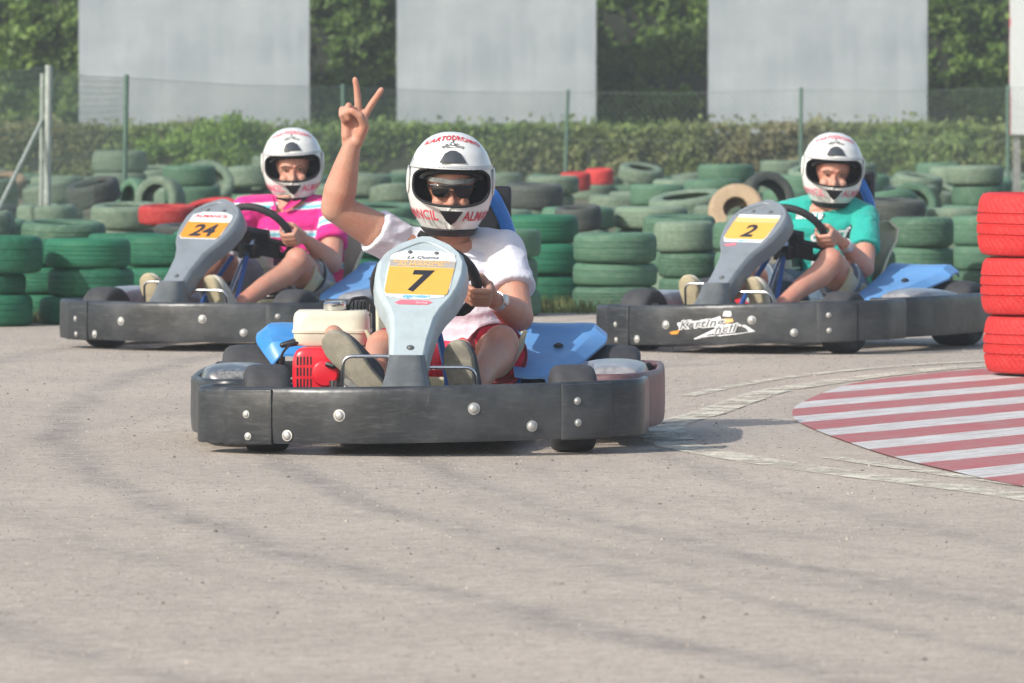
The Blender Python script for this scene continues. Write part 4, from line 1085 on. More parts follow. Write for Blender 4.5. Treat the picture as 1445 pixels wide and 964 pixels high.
def painted_kerb():
    m, nt, b = newmat('brushed_red_and_white_paint'); co = texco(nt)
    sp = nt.nodes.new('ShaderNodeSeparateXYZ'); L(nt, co, sp.inputs[0])
    s1 = noise_n(nt, co, 1, 2, .5); 
    mp = nt.nodes.new('ShaderNodeMapping'); mp.inputs['Rotation'].default_value = (0, 0, -atan2(.857, .515)); L(nt, co, mp.inputs[0])
    streak = noise_n(nt, mp.outputs[0], 1, 6, .7, (3, 60, 1))
    st2 = noise_n(nt, mp.outputs[0], 1, 5, .7, (1.5, 22, 1))
    fine = noise_n(nt, co, 45, 5, .75)
    p = math_n(nt, 'ADD', math_n(nt, 'MULTIPLY', sp.outputs[0], .857), math_n(nt, 'MULTIPLY', sp.outputs[1], -.515))
    p = math_n(nt, 'ADD', p, math_n(nt, 'MULTIPLY', math_n(nt, 'SUBTRACT', st2, .5), .05))
    t = math_n(nt, 'FRACT', math_n(nt, 'DIVIDE', math_n(nt, 'ADD', p, 9.454+.4755*40.5), .4755))
    tri = math_n(nt, 'ABSOLUTE', math_n(nt, 'SUBTRACT', t, .5))     # 0 in the middle of a white band
    wht = ramp(nt, tri, .235, .222)
    o = mixcol(nt, wht, (.38, .065, .068), (.57, .565, .55))
    o = mixcol(nt, math_n(nt, 'MULTIPLY', ramp(nt, streak, .44, .60), .70), o, (.27, .22, .20))
    o = mixcol(nt, math_n(nt, 'MULTIPLY', ramp(nt, fine, .50, .66), .45), o, (.30, .24, .22))
    L(nt, o, b.inputs['Base Color']); b.inputs['Roughness'].default_value = .7; bump_n(nt, b, streak, .4, .01)
    edge = [(3.4, 13.0), (2.2, 15.1), (1.62, 16.55), (1.37, 17.16), (1.22, 17.93), (1.11, 18.6), (1.02, 19.45), (.95, 20.3), (.925, 20.9), (.955, 21.6), (1.01, 22.1), (1.11, 22.78), (1.27, 23.6), (1.53, 24.3), (2.0, 25.1), (3.4, 26.2), (7, 27), (12, 27), (12, 13)]
    P = [(q.x, q.y) for q in catmull([(x, y, 0) for x, y in edge[:16]], 5)]+edge[16:]
    bb = B(); bb.bm.faces.new([bb.bm.verts.new((x, y, .0085)) for x, y in P])
    tag(bb.obj('painted_kerb', m, None, smooth=0), kind='structure')
painted_kerb()

# ------------------------------------------------------------------ tyres
def tyre_mat(name, col, faded, dirt=(.10, .09, .06), amt=.4, tread=.35, chip=.6):
    m, nt, b = newmat(name); co = texco(nt)
    oi = nt.nodes.new('ShaderNodeObjectInfo'); sp = nt.nodes.new('ShaderNodeSeparateXYZ'); L(nt, co, sp.inputs[0])
    rnd = nt.nodes.new('ShaderNodeVectorMath'); rnd.operation = 'ADD'; L(nt, co, rnd.inputs[0]); L(nt, oi.outputs['Location'], rnd.inputs[1])
    a = noise_n(nt, rnd.outputs[0], 6, 6, .65); f = noise_n(nt, rnd.outputs[0], 30, 5, .7)
    o = mixcol(nt, oi.outputs['Random'], tuple(x*.78 for x in col), tuple(x*1.22 for x in col))
    o = mixcol(nt, math_n(nt, 'MULTIPLY', ramp(nt, a, .45, .7), .6), o, faded)
    o = mixcol(nt, math_n(nt, 'MULTIPLY', ramp(nt, f, .55, .75), amt), o, dirt)
    ch = noise_n(nt, rnd.outputs[0], 11, 7, .75); o = mixcol(nt, math_n(nt, 'MULTIPLY', ramp(nt, ch, .60, .66), chip), o, (.045, .047, .045))
    L(nt, o, b.inputs['Base Color']); b.inputs['Roughness'].default_value = .62; b.inputs['Specular IOR Level'].default_value = .3
    ang = math_n(nt, 'ARCTAN2', sp.outputs[1], sp.outputs[0])
    az = math_n(nt, 'ABSOLUTE', sp.outputs[2])
    tr = math_n(nt, 'SINE', math_n(nt, 'ADD', math_n(nt, 'MULTIPLY', ang, 54), math_n(nt, 'MULTIPLY', az, 150)))
    tr = ramp(nt, tr, .35, .75)
    tr = math_n(nt, 'SUBTRACT', 1, tr)
    h = math_n(nt, 'ADD', math_n(nt, 'MULTIPLY', tr, tread), math_n(nt, 'MULTIPLY', f, .25))
    bump_n(nt, b, h, .8, .008)
    return m
TM = {'deep green': tyre_mat('deep_green_paint', (.015, .125, .065), (.035, .19, .095), amt=.25), 'green': tyre_mat('mid_green_paint', (.065, .15, .092), (.155, .235, .155)),
      'pale green': tyre_mat('faded_hazy_green_paint', (.135, .20, .138), (.27, .315, .235)), 'dark grey': tyre_mat('bare_rubber', (.055, .065, .06), (.10, .11, .09)),  # pale green: faded, dusty paint with distance haze put into the colour
      'tan': tyre_mat('dusty_tan_rubber', (.33, .24, .15), (.42, .33, .22)), 'red': tyre_mat('red_paint', (.50, .035, .035), (.55, .10, .09), amt=.2),
      'bright red': tyre_mat('bright_red_paint', (.40, .018, .018), (.44, .04, .036), (.30, .03, .02), .22, tread=.0, chip=.12)}
def tyre_mesh(name, mat, hole=.62, grooves=3, n=56, gd=.014, sq=.8, nobump=False):
    """unit tyre: outer radius 1, height 1 (z -.5 .. .5)"""
    b = B(); prof = [(hole, -.36), (hole+.02, -.44), (.74, -.49), (.84, -.5), (.915, -.465), (.965, -.40), (.985, -.33)]
    zs = []; w = .028
    for i in range(grooves):
        zc = -.30+.6*(i+.5)/grooves
        zs += [(zc-w-.0, 1.0), (zc-w+.010, 1-gd), (zc+w-.010, 1-gd), (zc+w+.0, 1.0)]
    for z, r in zs: prof.append((r+.004*(1-(z/.3)**2), z))
    prof += [(.985, .33), (.965, .40), (.915, .465), (.84, .5), (.74, .49), (hole+.02, .44), (hole, .36), (.70, .30), (.93, .25), (.95, 0), (.93, -.25), (.70, -.30)]
    b.lathe(prof, n, closed=True)
    bmesh.ops.recalc_face_normals(b.bm, faces=b.bm.faces)
    me = bpy.data.meshes.new(name); b.bm.to_mesh(me); b.bm.free(); me.materials.append(mat); smooth_mesh(me, 42); return me
TMESH = {}
def tyre(col, var, loc, R, h, rot=(0, 0, 0), **kw):
    key = (col, var)
    if key not in TMESH: TMESH[key] = tyre_mesh('tyre_'+col.replace(' ', '_'), TM[col], *((.42, 2) if col == 'tan' else ((.62, 3), (.58, 2), (.66, 4))[var]))
    o = bpy.data.objects.new('tyre', TMESH[key]); COL.objects.link(o)
    o.location = loc; o.scale = (R, R, h); o.rotation_euler = rot
    return tag(o, cat='tyre', **kw)
ORD = ['first', 'second', 'third', 'fourth', 'fifth', 'sixth', 'seventh', 'eighth', 'ninth', 'tenth', 'eleventh', 'twelfth', 'thirteenth', 'fourteenth', 'fifteenth', 'sixteenth', 'seventeenth', 'eighteenth', 'nineteenth', 'twentieth', 'twenty-first', 'twenty-second', 'twenty-third', 'twenty-fourth']
LEVEL = {1: ['single'], 2: ['bottom', 'top'], 3: ['bottom', 'middle', 'top'], 4: ['bottom', 'second lowest', 'third lowest', 'top']}
rnd = random.Random(11)
GB = 'green painted tyres of the barrier'
# front row: px centre, px per metre, radius, colour, heights bottom to top, x offsets
FR = [(-2, 300, .190, 'deep green', (.150, .10, .175), (-.03, -.06, .02)),
      (124, 297, .208, 'deep green', (.132, .134, .142), (-.02, .015, 0)),
      (238, 288, .212, 'deep green', (.125, .125, .155), (.02, 0, -.015)),
      (362, 285, .21, 'deep green', (.14, .13, .14), (0, .01, 0)),
      (484, 284, .21, 'deep green', (.14, .14, .14), (0, .01, 0)),
      (606, 283, .21, 'deep green', (.14, .14, .15), (.01, 0, 0)),
      (708, 286, .195, 'green', (.135, .155, .14), (0, -.015, 0)),
      (762, 268, .21, 'deep green', (.15, .165, .15), (.035, .01, -.01)),
      (868, 279, .213, 'green', (.125, .120, .150), (.0, 0, 0)),
      (966, 265, .165, 'green', (.125, .135, .165), (.03, .02, 0)),
      (1052, 270, .17, 'green', (.14, .14, .15), (0, .01, 0)),
      (1140, 269, .17, 'green', (.14, .14, .15), (0, .01, 0)),
      (1216, 268, .165, 'green', (.14, .14, .14), (0, .01, .0)),
      (1300, 262, .175, 'green', (.14, .14, .16), (0, -.01, 0)),
      (1385, 258, .165, 'green', (.14, .135, .165), (0, .01, 0)),
      (62, 293, .205, 'deep green', (.135, .13, .13), (0, .01, 0)),
      (181, 284, .205, 'deep green', (.135, .14, .13), (0, .01, 0)),
      (301, 280, .205, 'deep green', (.14, .13, .14), (0, .01, 0)),
      (1474, 262, .18, 'green', (.14, .14, .16), (0, .01, 0))]
FRO = sorted(range(len(FR)), key=lambda k: FR[k][0])
placed = []
for i, (px, s, R, col, hs, dx) in enumerate(FR):
    d = F/s; X = (px-722.5)/F*d; z = .003
    placed.append((X, d, R+.01))
    for k, h in enumerate(hs):
        c_ = 'pale green' if (k == 2 and i in (9,)) else col
        tyre(c_, (i+k*2) % 3, (X+dx[k], d+rnd.uniform(-.015, .015), z+h/2), R*rnd.uniform(.985, 1.015), h*.985, (rnd.uniform(-.012, .012), rnd.uniform(-.012, .012), rnd.uniform(0, 6)),
             label=f'{c_} tyre, {LEVEL[3][k]} of the {ORD[FRO.index(i)]} stack from the left in the front barrier row', group=GB)
        z += h
# fence line for keeping tyres clear
FP = [(-26, 36.0, 1.27), (65, 39.2, 1.293), (175, 44, 1.255), (486, 52, 1.22), (797, 60, 1.2), (1130, 58, 1.213), (1422, 54, 1.22), (1640, 51.5, 1.22)]
FPW = [V(((px-722.5)/F*d, d)) for px, d, h in FP]
def fence_dist(x, y):
    p = V((x, y)); m = 9
    for a, b in zip(FPW, FPW[1:]):
        t = max(0, min(1, (p-a).dot(b-a)/(b-a).length_squared)); m = min(m, (p-(a+(b-a)*t)).length)
    return m
# special tyres lying or standing in the heap: colour, px, py(centre), d, R, h, rot, label
def surf_z(py, d): return HC-(py-YH)/F*d
SP = [('tan', 1040, 300, 37.0, .165, .15, (radians(62), 0, radians(-12)), 'tan dusty tyre standing half sunk between green ones behind the number 2 kart'),
      ('dark grey', 1082, 281, 37.2, .16, .14, (radians(70), radians(10), radians(20)), 'dark bare tyre leaning behind the tan dusty tyre'),
      ('pale green', 226, 284, 41.5, .165, .15, (radians(82), 0, radians(-28)), 'pale green tyre standing upright with its hole showing, behind kart 24'),
      ('green', 190, 283, 43.0, .15, .14, (radians(80), 0, radians(-55)), 'green tyre standing on edge left of the upright pale tyre'),
      ('pale green', 292, 262, 45.5, .19, .16, (radians(52), radians(4), radians(8)), 'pale green tyre leaning back with a wide open hole, above the red tyres'),
      ('green', 262, 262, 46.6, .16, .14, (radians(64), 0, radians(-50)), 'green tyre leaning on the pale open one above the red tyres'),
      ('green', 1288, 294, 38.6, .155, .15, (radians(72), 0, radians(-4)), 'dark green tyre standing behind the number 2 kart with an arched hole'),
      ('dark grey', 1262, 297, 36.4, .18, .13, (radians(4), radians(3), 0), 'dark grey tyre lying flat right of the turquoise driver'),
      ('red', 236, 303, 37.4, .17, .11, (radians(3), 0, 0), 'red tyre lying flat in the green heap left of kart 24'),
      ('red', 298, 302, 38.6, .17, .12, (radians(16), radians(-8), 0), 'red tyre tilted beside another red one, behind the pink driver'),
      ('red', 812, 256, 50.0, .12, .14, (radians(4), 0, 0), 'faded red tyre between green ones beside the green fence post'),
      ('red', 846, 249, 53.6, .12, .13, (radians(4), 0, 0), 'small red tyre just right of the faded red one'),
      ('dark grey', 753, 277, 41.0, .19, .16, (radians(3), radians(2), 0), 'dark weathered tyre in the heap right of the raised blue hoop'),
      ('dark grey', 816, 308, 35.0, .13, .13, (radians(6), radians(-4), 0), 'small dark tyre wedged behind the front barrier row'),
      ('pale green', 970, 288, 38.8, .235, .12, (radians(8), radians(-7), 0), 'wide pale green tyre tilted towards the number 2 kart'),
      ('dark grey', 132, 272, 42.2, .18, .15, (radians(10), radians(-12), 0), 'dark green-grey tyre tilted in the heap near the fence posts'),
      ('pale green', 66, 308, 39.2, .185, .17, (radians(2), 0, 0), 'pale green tyre round the foot of the galvanised fence post'),
      ('tan', 5, 262, 47, .17, .13, (radians(20), 0, 0), 'brown dusty tyre at the far left below the fence brace'),
      ('dark grey', 270, 326, 33.0, .19, .07, (radians(2), 0, 0), 'black flattened tyre behind the green tyres left of kart 24')]
for col, px, py, d, R, h, rot, lab in SP:
    p = at(px, py, d); tyre(col, 0, p, R, h, rot, label=lab, group='odd tyres in the heap'); placed.append((p.x, d, R))
rows = [(32.7, 3, 'deep'), (35.0, 3, ''), (37.4, 3, ''), (40.2, 2, ''), (43.2, 2, ''), (46.4, 2, ''), (50.0, 1, ''), (54.0, 1, ''), (58.4, 1, ''), (62.3, 1, '')]
for r, (d0, n0, _) in enumerate(rows):
    x = -d0*.0803-.30; idx = 0; xm = d0*.0803+.45
    while x < xm:
        R = rnd.uniform(.185, .215); X = x+R; d = d0+rnd.uniform(-.35, .35); x = X+R+(rnd.uniform(.005, .04) if r < 4 else rnd.uniform(.02, .09))
        if r == 0 and X > .15: continue
        if any((X-a)**2+(d-b)**2 < (R+c)**2*.92 for a, b, c in placed) or fence_dist(X, d) < R+.06: continue
        placed.append((X, d, R)); n = n0
        if rnd.random() < .22: n = max(1, n0-1)
        if n0 < 3 and rnd.random() < .2: n += 1
        pxx = X/d*F+722.5
        if 780 < pxx < 872 and d > 38: n = 1
        if 985 < pxx < 1090 and 34.0 < d < 36.2: col_keep = 1
        z = bank(d)-.01
        for k in range(n):
            h = rnd.uniform(.125, .16); u = rnd.random()
            if d0 < 36: col = 'green' if u < .62 else ('pale green' if u < .985 else 'dark grey')
            else: col = 'pale green' if u < .66 else ('green' if u < .98 else 'dark grey')
            top = k == n-1; tl = rnd.uniform(-.26, .26) if (top and rnd.random() < .5) else rnd.uniform(-.02, .02)
            tyre(col, rnd.randrange(3), (X+rnd.uniform(-.03, .03), d+rnd.uniform(-.03, .03), z+h/2+abs(tl)*R*.7), R*rnd.uniform(.93, 1.03), h, (tl, rnd.uniform(-.5, .5)*tl, rnd.uniform(0, 6)),
                 label=f'{col} tyre, {LEVEL[n][k]} of the {ORD[min(idx, 23)]} stack from the left in heap row {r+1}', group='tyres heaped behind the front barrier row')
            z += h
        idx += 1
# the red stack beside the kerb
def red_tyre_mesh():
    R, h = .300, .225
    b = B(); n = 480; zs = []
    prof = [(.62, -.34), (.66, -.44), (.76, -.49), (.86, -.5), (.93, -.475), (.948, -.440), (.962, -.40)]
    for z in (-.36, -.33, -.30, -.27, -.24, -.215, -.19, -.180, -.165, -.15, -.12, -.09, -.06, -.04, -.025, -.01, .0, .01, .025, .04, .06, .09, .12, .15, .165, .180, .19, .215, .24, .27, .30, .33, .36): prof.append((1.0-.034*(z/.4)**2, z))
    prof += [(.962, .40), (.948, .440), (.925, .475), (.86, .5), (.76, .49), (.66, .44), (.62, .34), (.70, .28), (.93, .22), (.95, 0), (.93, -.22), (.70, -.28)]
    b.lathe(prof, n, closed=True)
    for v in b.bm.verts:
        r = sqrt(v.co.x**2+v.co.y**2); z = v.co.z
        if r > .955 and abs(z) < .44:
            a = atan2(v.co.y, v.co.x); dep = 0
            for gz in (-.175, 0.0, .175):
                if abs(z-gz) < .013: dep = .022
            az = abs(z)
            t = (a*58/(2*pi)+(az-.2)*(7 if z > 0 else -7)+.12*sin(az*18)) % 1
            if az > .19 and t < .20: dep = max(dep, .013*min(1, (az-.19)/.02))
            t2 = (a*58/(2*pi)+.5+z*7.0) % 1
            if .03 < az < .155 and t2 < .20: dep = max(dep, .009)
            k = 1-dep; v.co.x *= k; v.co.y *= k
    bmesh.ops.recalc_face_normals(b.bm, faces=b.bm.faces)
    me = bpy.data.meshes.new('red_tyre'); b.bm.to_mesh(me); b.bm.free(); me.materials.append(TM['bright red']); smooth_mesh(me, 25); return me
rm = red_tyre_mesh(); z = .017
for k, (h, dx, R) in enumerate(((.222, .022, .302), (.222, .012, .304), (.242, 0, .306))):
    X = (1384-722.5)/372+.302+dx
    o = bpy.data.objects.new('tyre', rm); COL.objects.link(o); o.location = (X, 9000/372+.15, z+h/2); o.scale = (R, R, h*.99); o.rotation_euler = (0, radians((0, .6, -.8)[k]), k*1.3+.4)
    tag(o, label=f'bright red tyre with deep tread, {LEVEL[3][k]} of the red stack beside the striped kerb', cat='tyre', group='bright red tyres stacked by the kerb'); z += h

# ------------------------------------------------------------------ vegetation
def leaf_mat(name, c1, c2, c3, patch=.8):
    m, nt, b = newmat(name); co = texco(nt)
    g = nt.nodes.new('ShaderNodeNewGeometry')
    a = noise_n(nt, co, patch, 4, .6)
    o = mixcol(nt, g.outputs['Random Per Island'], c1, c2)
    o = mixcol(nt, ramp(nt, a, .46, .66), o, c3)
    L(nt, o, b.inputs['Base Color']); b.inputs['Roughness'].default_value = .5
    b.inputs['Specular IOR Level'].default_value = .35
    tr = nt.nodes.new('ShaderNodeBsdfTranslucent'); L(nt, o, tr.inputs[0])
    mx = nt.nodes.new('ShaderNodeMixShader'); mx.inputs[0].default_value = .25
    out = nt.nodes['Material Output']; L(nt, b.outputs[0], mx.inputs[1]); L(nt, tr.outputs[0], mx.inputs[2]); L(nt, mx.outputs[0], out.inputs[0])
    return m
def leaves(name, mat, parent, pts, size, rng, up=.3):
    vs = []; fs = []; n = len(pts)
    nr = rng.normal(size=(n, 3)); nr[:, 1] -= .8; nr[:, 2] += up; nr /= np.linalg.norm(nr, axis=1)[:, None]
    t = rng.normal(size=(n, 3)); t -= nr*(t*nr).sum(1)[:, None]; t /= np.linalg.norm(t, axis=1)[:, None]
    u = np.cross(nr, t); sz = size*rng.uniform(.6, 1.35, n)[:, None]
    P = np.array(pts)
    q = np.stack([P-t*sz*.5, P+u*sz*.30-nr*sz*.08, P+t*sz*.5, P-u*sz*.30-nr*sz*.08], 1).reshape(-1, 3)
    me = bpy.data.meshes.new(name); me.from_pydata(q.tolist(), [], [(4*i, 4*i+1, 4*i+2, 4*i+3) for i in range(n)]); me.materials.append(mat)
    o = bpy.data.objects.new(name, me); link(o, parent); return o
def core(name, mat, parent, x0, x1, y0, y1, z0, zt, amp):
    b = B(); nx = int((x1-x0)/.25); g = []
    prof = [(0, 0), (0, .35), (0, .7), (.08, .92), (.3, 1.0), (.7, 1.0), (1, .9), (1, 0)]
    R = []
    for i in range(nx+1):
        x = x0+(x1-x0)*i/nx; H = zt(x)-z0
        R.append([b.bm.verts.new((x, y0+(y1-y0)*a+amp*noise.noise(V((x*1.4, w*H*1.4, a*3))), z0+H*w)) for a, w in prof])
    b.skinrings(R); return b.obj(name, mat, parent, smooth=60)
corem = simple('hedge_inner_shade', (.022, .028, .014), .9, var=.3, scale=8)  # solid core of the hedges, coloured dark as the shade between leaves
LH = leaf_mat('hedge_leaf', (.06, .11, .028), (.185, .28, .065), (.19, .18, .085), .55)
LT = leaf_mat('tall_hedge_leaf', (.045, .10, .018), (.17, .27, .048), (.085, .15, .03), .7)
LB = leaf_mat('bright_bush_leaf', (.10, .19, .03), (.19, .31, .05), (.12, .20, .04), 1.2)
rng = np.random.default_rng(5)
def low_hedge():
    H = empty('low_hedge', (0, 66, bank(66)), label='low clipped hedge with olive green leaves running behind the tyres', cat='hedge')
    zt = lambda x: .85+.05*noise.noise(V((x*1.1, 3, 0)))+.02*noise.noise(V((x*4, 1, 0)))
    core('dark_core', corem, H, -15, 15, -.35, .6, -.05, lambda x: zt(x)-.33, .06)
    pts = []
    while len(pts) < 38000:
        x = rng.uniform(-6.9, 6.9) if rng.random() < .72 else rng.uniform(-15, 15); H0 = zt(x)-.26; top = rng.random() < .22
        cl = .5+.5*noise.noise(V((x*2.6, 7, len(pts) % 7)))
        if top: p = (x, rng.uniform(-.45, .6), H0-rng.uniform(0, .07)+.05*cl+(.10*rng.random() if rng.random() < .12 else 0))
        else:
            z = rng.uniform(-.02, H0); bulge = .10*noise.noise(V((x*2.2, z*2.6, 1)))+.05*noise.noise(V((x*6, z*6, 4)))
            p = (x, -.42+bulge*1.3+rng.uniform(0, .09), z)
        if noise.noise(V((x*3.2, p[2]*4.5, 9))) < -.38 and rng.random() < .85: 
            if rng.random() < .97: pts.append((x, p[1]+.1, p[2])) if rng.random() < .3 else None
            continue
        pts.append(p)
    leaves('leaves', LH, H, pts, .062, rng)
low_hedge()
def bush(px, py_top, d, w, lab, cnt, seed, mat, group='shrubs growing in front of the billboards'):
    base = at(px, 250, d); top = at(px, py_top, d).z-bank(d)
    H = empty('shrub', (base.x, d, bank(d)), label=lab, cat='shrub', group=group); r = np.random.default_rng(seed)
    b = B()
    for i in range(7):
        a = r.uniform(-1, 1); b.tube([(a*.05, 0, 0), (a*w*.2, r.uniform(-.1, .1), top*.45), (a*w*.40, r.uniform(-.15, .1), top*.85)], .01, 6, radii=[.014, .010, .004])
    b.obj('stems', M['brow'], H)
    cl = []
    for i in range(22):
        t = r.uniform(.2, 1); x = r.uniform(-1, 1)*w*.5*(1.15-t*.5); cl.append((x, r.uniform(-.22, .15), top*t*(1-.35*abs(x)/(w*.5+.01)*t), r.uniform(.10, .2)))
    pts = []
    for i in range(cnt):
        c_ = cl[r.integers(len(cl))]; v = r.normal(size=3); v /= np.linalg.norm(v); k = c_[3]*r.uniform(.5, 1.05)
        pts.append((c_[0]+v[0]*k, c_[1]+v[1]*k, max(.02, c_[2]-.08+v[2]*k*.8)))
    leaves('leaves', mat, H, pts, .06, r)
bush(330, 160, 63.6, 1.1, 'bright green shrub rising above the hedge behind the pink driver', 3600, 1, LB)
bush(255, 178, 64.0, 1.0, 'green shrub left of the brightest one, under the left billboard', 2600, 2, LB)
bush(405, 182, 64.0, .9, 'low green shrub between the left driver and the raised hand', 2200, 3, LB)
bush(195, 192, 64.2, .8, 'small green shrub beside the second fence post', 1500, 4, LH)
bush(1262, 180, 64.0, .9, 'straggly olive shrub below the third billboard behind the blue hoop', 1800, 6, LH)
bush(1340, 186, 63.8, 1.0, 'loose olive shrub below the gap beside the white banner', 2200, 7, LH)
def tall_hedge():
    Y = 73.5
    H = empty('tall_hedge', (0, Y, bank(Y)), label='tall dense green hedge showing between the grey billboards', cat='hedge')
    core('dark_core', corem, H, -16, 16, -.30, 1.2, -.05, lambda x: 3.4, .12)
    pts = []
    spans = [(-8.6, -5.9-.0), (-4.75+.35, -3.1+.2+.2), (-1.45+.2, -1.0), ]
    gaps = [(-16, -7.0), (7.0, 16), (-7.0, (118-722.5)/F*Y+.15), ((430-722.5)/F*Y-.15, (565-722.5)/F*Y+.15), ((836-722.5)/F*Y-.15, (1003-722.5)/F*Y+.15), ((1300-722.5)/F*Y-.15, 7.0)]
    for (a, b_) in gaps:
        n = int((b_-a)*3.5*(3000 if abs(a+b_) < 13.9 else 1300))
        for i in range(n):
            x = rng.uniform(a, b_); z = rng.uniform(0, 3.5)
            bulge = .16*noise.noise(V((x*1.5, z*1.5, 2)))+.11*noise.noise(V((x*4.2, z*4.2, 5)))
            g = noise.noise(V((x*3.1, z*3.1, 11)))
            if g < -.30 and rng.random() < .6: continue
            pts.append((x, -.40-bulge*1.6-rng.random()**2*.07+.05, z))
    # thinner cover behind the billboards
    for i in range(9000): pts.append((rng.uniform(-8.6, 8.6), -.35+rng.uniform(-.03, .08), rng.uniform(0, 3.5)))
    for i in range(9000): pts.append((rng.uniform(-16, 16), rng.uniform(-.3, 1.2), 3.40+rng.uniform(-.05, .12)))
    leaves('leaves', LT, H, pts, .095, rng, .5)
tall_hedge()
# weeds at the foot of the tyres
def weeds():
    m = leaf_mat('weed_blade', (.07, .10, .025), (.16, .19, .06), (.20, .17, .09), 2.0)
    vs = []; fs = []; r = random.Random(3)
    edge = [(-3.2, 30.02), (-2.2, 30.3), (-1.0, 30.95), (.3, 31.8), (1.2, 32.5), (3.0, 33.2)]
    for i in range(9000):
        k = r.randrange(len(edge)-1); t = r.random(); a, b = edge[k], edge[k+1]
        x = a[0]+(b[0]-a[0])*t; y = a[1]+(b[1]-a[1])*t+r.uniform(-.12, .75)
        if noise.noise(V((x*2.3, y*2.3, 0))) < -.12: continue
        h = r.uniform(.02, .10)*(1+noise.noise(V((x*1.5, y*1.5, 3)))); an = r.uniform(0, pi); dx, dy = cos(an)*.004, sin(an)*.004; lx, ly = r.uniform(-.04, .04), r.uniform(-.04, .04)
        n = len(vs); vs += [(x-dx, y-dy, 0), (x+dx, y+dy, 0), (x+lx*.5+dx*.7, y+ly*.5, h*.6), (x+lx*.5-dx*.7, y+ly*.5, h*.6), (x+lx, y+ly, h)]
        fs += [(n, n+1, n+2, n+3), (n+3, n+2, n+4)]
    me = bpy.data.meshes.new('grass'); me.from_pydata(vs, [], fs); me.materials.append(m); o = bpy.data.objects.new('grass', me); COL.objects.link(o)
    tag(o, label='dry weeds and grass along the foot of the tyre barrier', cat='grass', kind='stuff')
weeds()
def grit():
    r = random.Random(8); b = B(); vs = []; fs = []
    m, nt, bs = newmat('loose_grit'); g = nt.nodes.new('ShaderNodeNewGeometry')
    cr = nt.nodes.new('ShaderNodeValToRGB'); L(nt, g.outputs['Random Per Island'], cr.inputs[0])
    cr.color_ramp.elements[0].color = (.07, .06, .052, 1); cr.color_ramp.elements[1].color = (.40, .35, .30, 1); cr.color_ramp.interpolation = 'LINEAR'
    L(nt, cr.outputs[0], bs.inputs['Base Color']); bs.inputs['Roughness'].default_value = .9
    for i in range(26000):
        y = 9.5+(r.random()**.62)*19; x = r.uniform(-.0803*y-.3, .0803*y+.3)
        s = r.uniform(.0016, .0042)*(1 if r.random() < .97 else 2); h = s*r.uniform(.4, .9); n = len(vs); a = r.uniform(0, 3)
        for k in range(4): vs.append((x+s*cos(a+k*pi/2)*r.uniform(.7, 1.3), y+s*sin(a+k*pi/2)*r.uniform(.7, 1.3), .0035))
        vs.append((x, y, .004+h)); fs += [(n+k, n+(k+1) % 4, n+4) for k in range(4)]
    me = bpy.data.meshes.new('grit'); me.from_pydata(vs, [], fs); me.materials.append(m); o = bpy.data.objects.new('gravel', me); COL.objects.link(o)
    tag(o, label='fine loose grit scattered over the pale asphalt', cat='gravel', kind='stuff')
grit()

# ------------------------------------------------------------------ billboards, fence
def board(px0, px1, pyb, d, mat, lab, name='billboard', top=3.1, group='blank grey billboards in front of the tall hedge', extra=None, th=.02):
    x0 = (px0-722.5)/F*d; x1 = (px1-722.5)/F*d; zb = surf_z(pyb, d); g0 = bank(d)
    H = empty(name, ((x0+x1)/2, d, g0), label=lab, cat='billboard' if name == 'billboard' else 'banner', group=group)
    w = (x1-x0); zb -= g0; tp = top-g0
    def fn(u, v):
        x = -w/2+w*u; z = zb+(tp-zb)*v
        y = .006*noise.noise(V((x*1.6+d+px0, z*1.3, 0)))+.004*noise.noise(V((x*5, z*2+px0, 3)))
        return V((x+.006*noise.noise(V((0, z*5, px0))), y, z+.006*noise.noise(V((x*4, px0, 0)))))
    b = B(); b.grid(fn, 40, 40); b.obj('panel', mat, H, solid=th, smooth=60)
    b = B()
    for k in (0.04, .5, .96): b.box((-w/2+w*k, .05, (tp+.1)/2-.15), (.06, .05, tp+.4))
    for z in (zb+.15, (zb+tp)/2, tp-.1): b.box((0, .10, z), (w-.02, .04, .06))
    b.obj('posts', M['alu'], H)
    b = B()
    b.bm.free()
    if extra: extra(H, w, zb, tp)
def board_mat():
    m, nt, b = newmat('weathered_grey_sheet'); co = texco(nt)
    a = noise_n(nt, co, 1.1, 4, .6); s = noise_n(nt, co, 1, 4, .6, (9, 1, .5)); h = noise_n(nt, co, 1, 3, .5, (.4, 1, 3))
    o = mixcol(nt, ramp(nt, a, .38, .62), (.245, .285, .31), (.335, .37, .39))
    o = mixcol(nt, math_n(nt, 'MULTIPLY', ramp(nt, s, .45, .7), .35), o, (.38, .41, .43))
    o = mixcol(nt, math_n(nt, 'MULTIPLY', ramp(nt, h, .47, .66), .6), o, (.265, .30, .32))
    L(nt, o, b.inputs['Base Color']); b.inputs['Roughness'].default_value = .6; return m
bmat = board_mat(); seamm = simple('sheet_seam', (.25, .28, .30), .6)
board(112, 437, 187, 71.5, bmat, 'blank grey billboard above the hedge behind the pink-shirted driver')
board(560, 841, 184, 71.8, bmat, 'blank grey billboard behind the raised hand and the number 7 driver')
board(999, 1308, 190, 71.4, bmat, 'blank grey billboard above the turquoise-shirted driver')
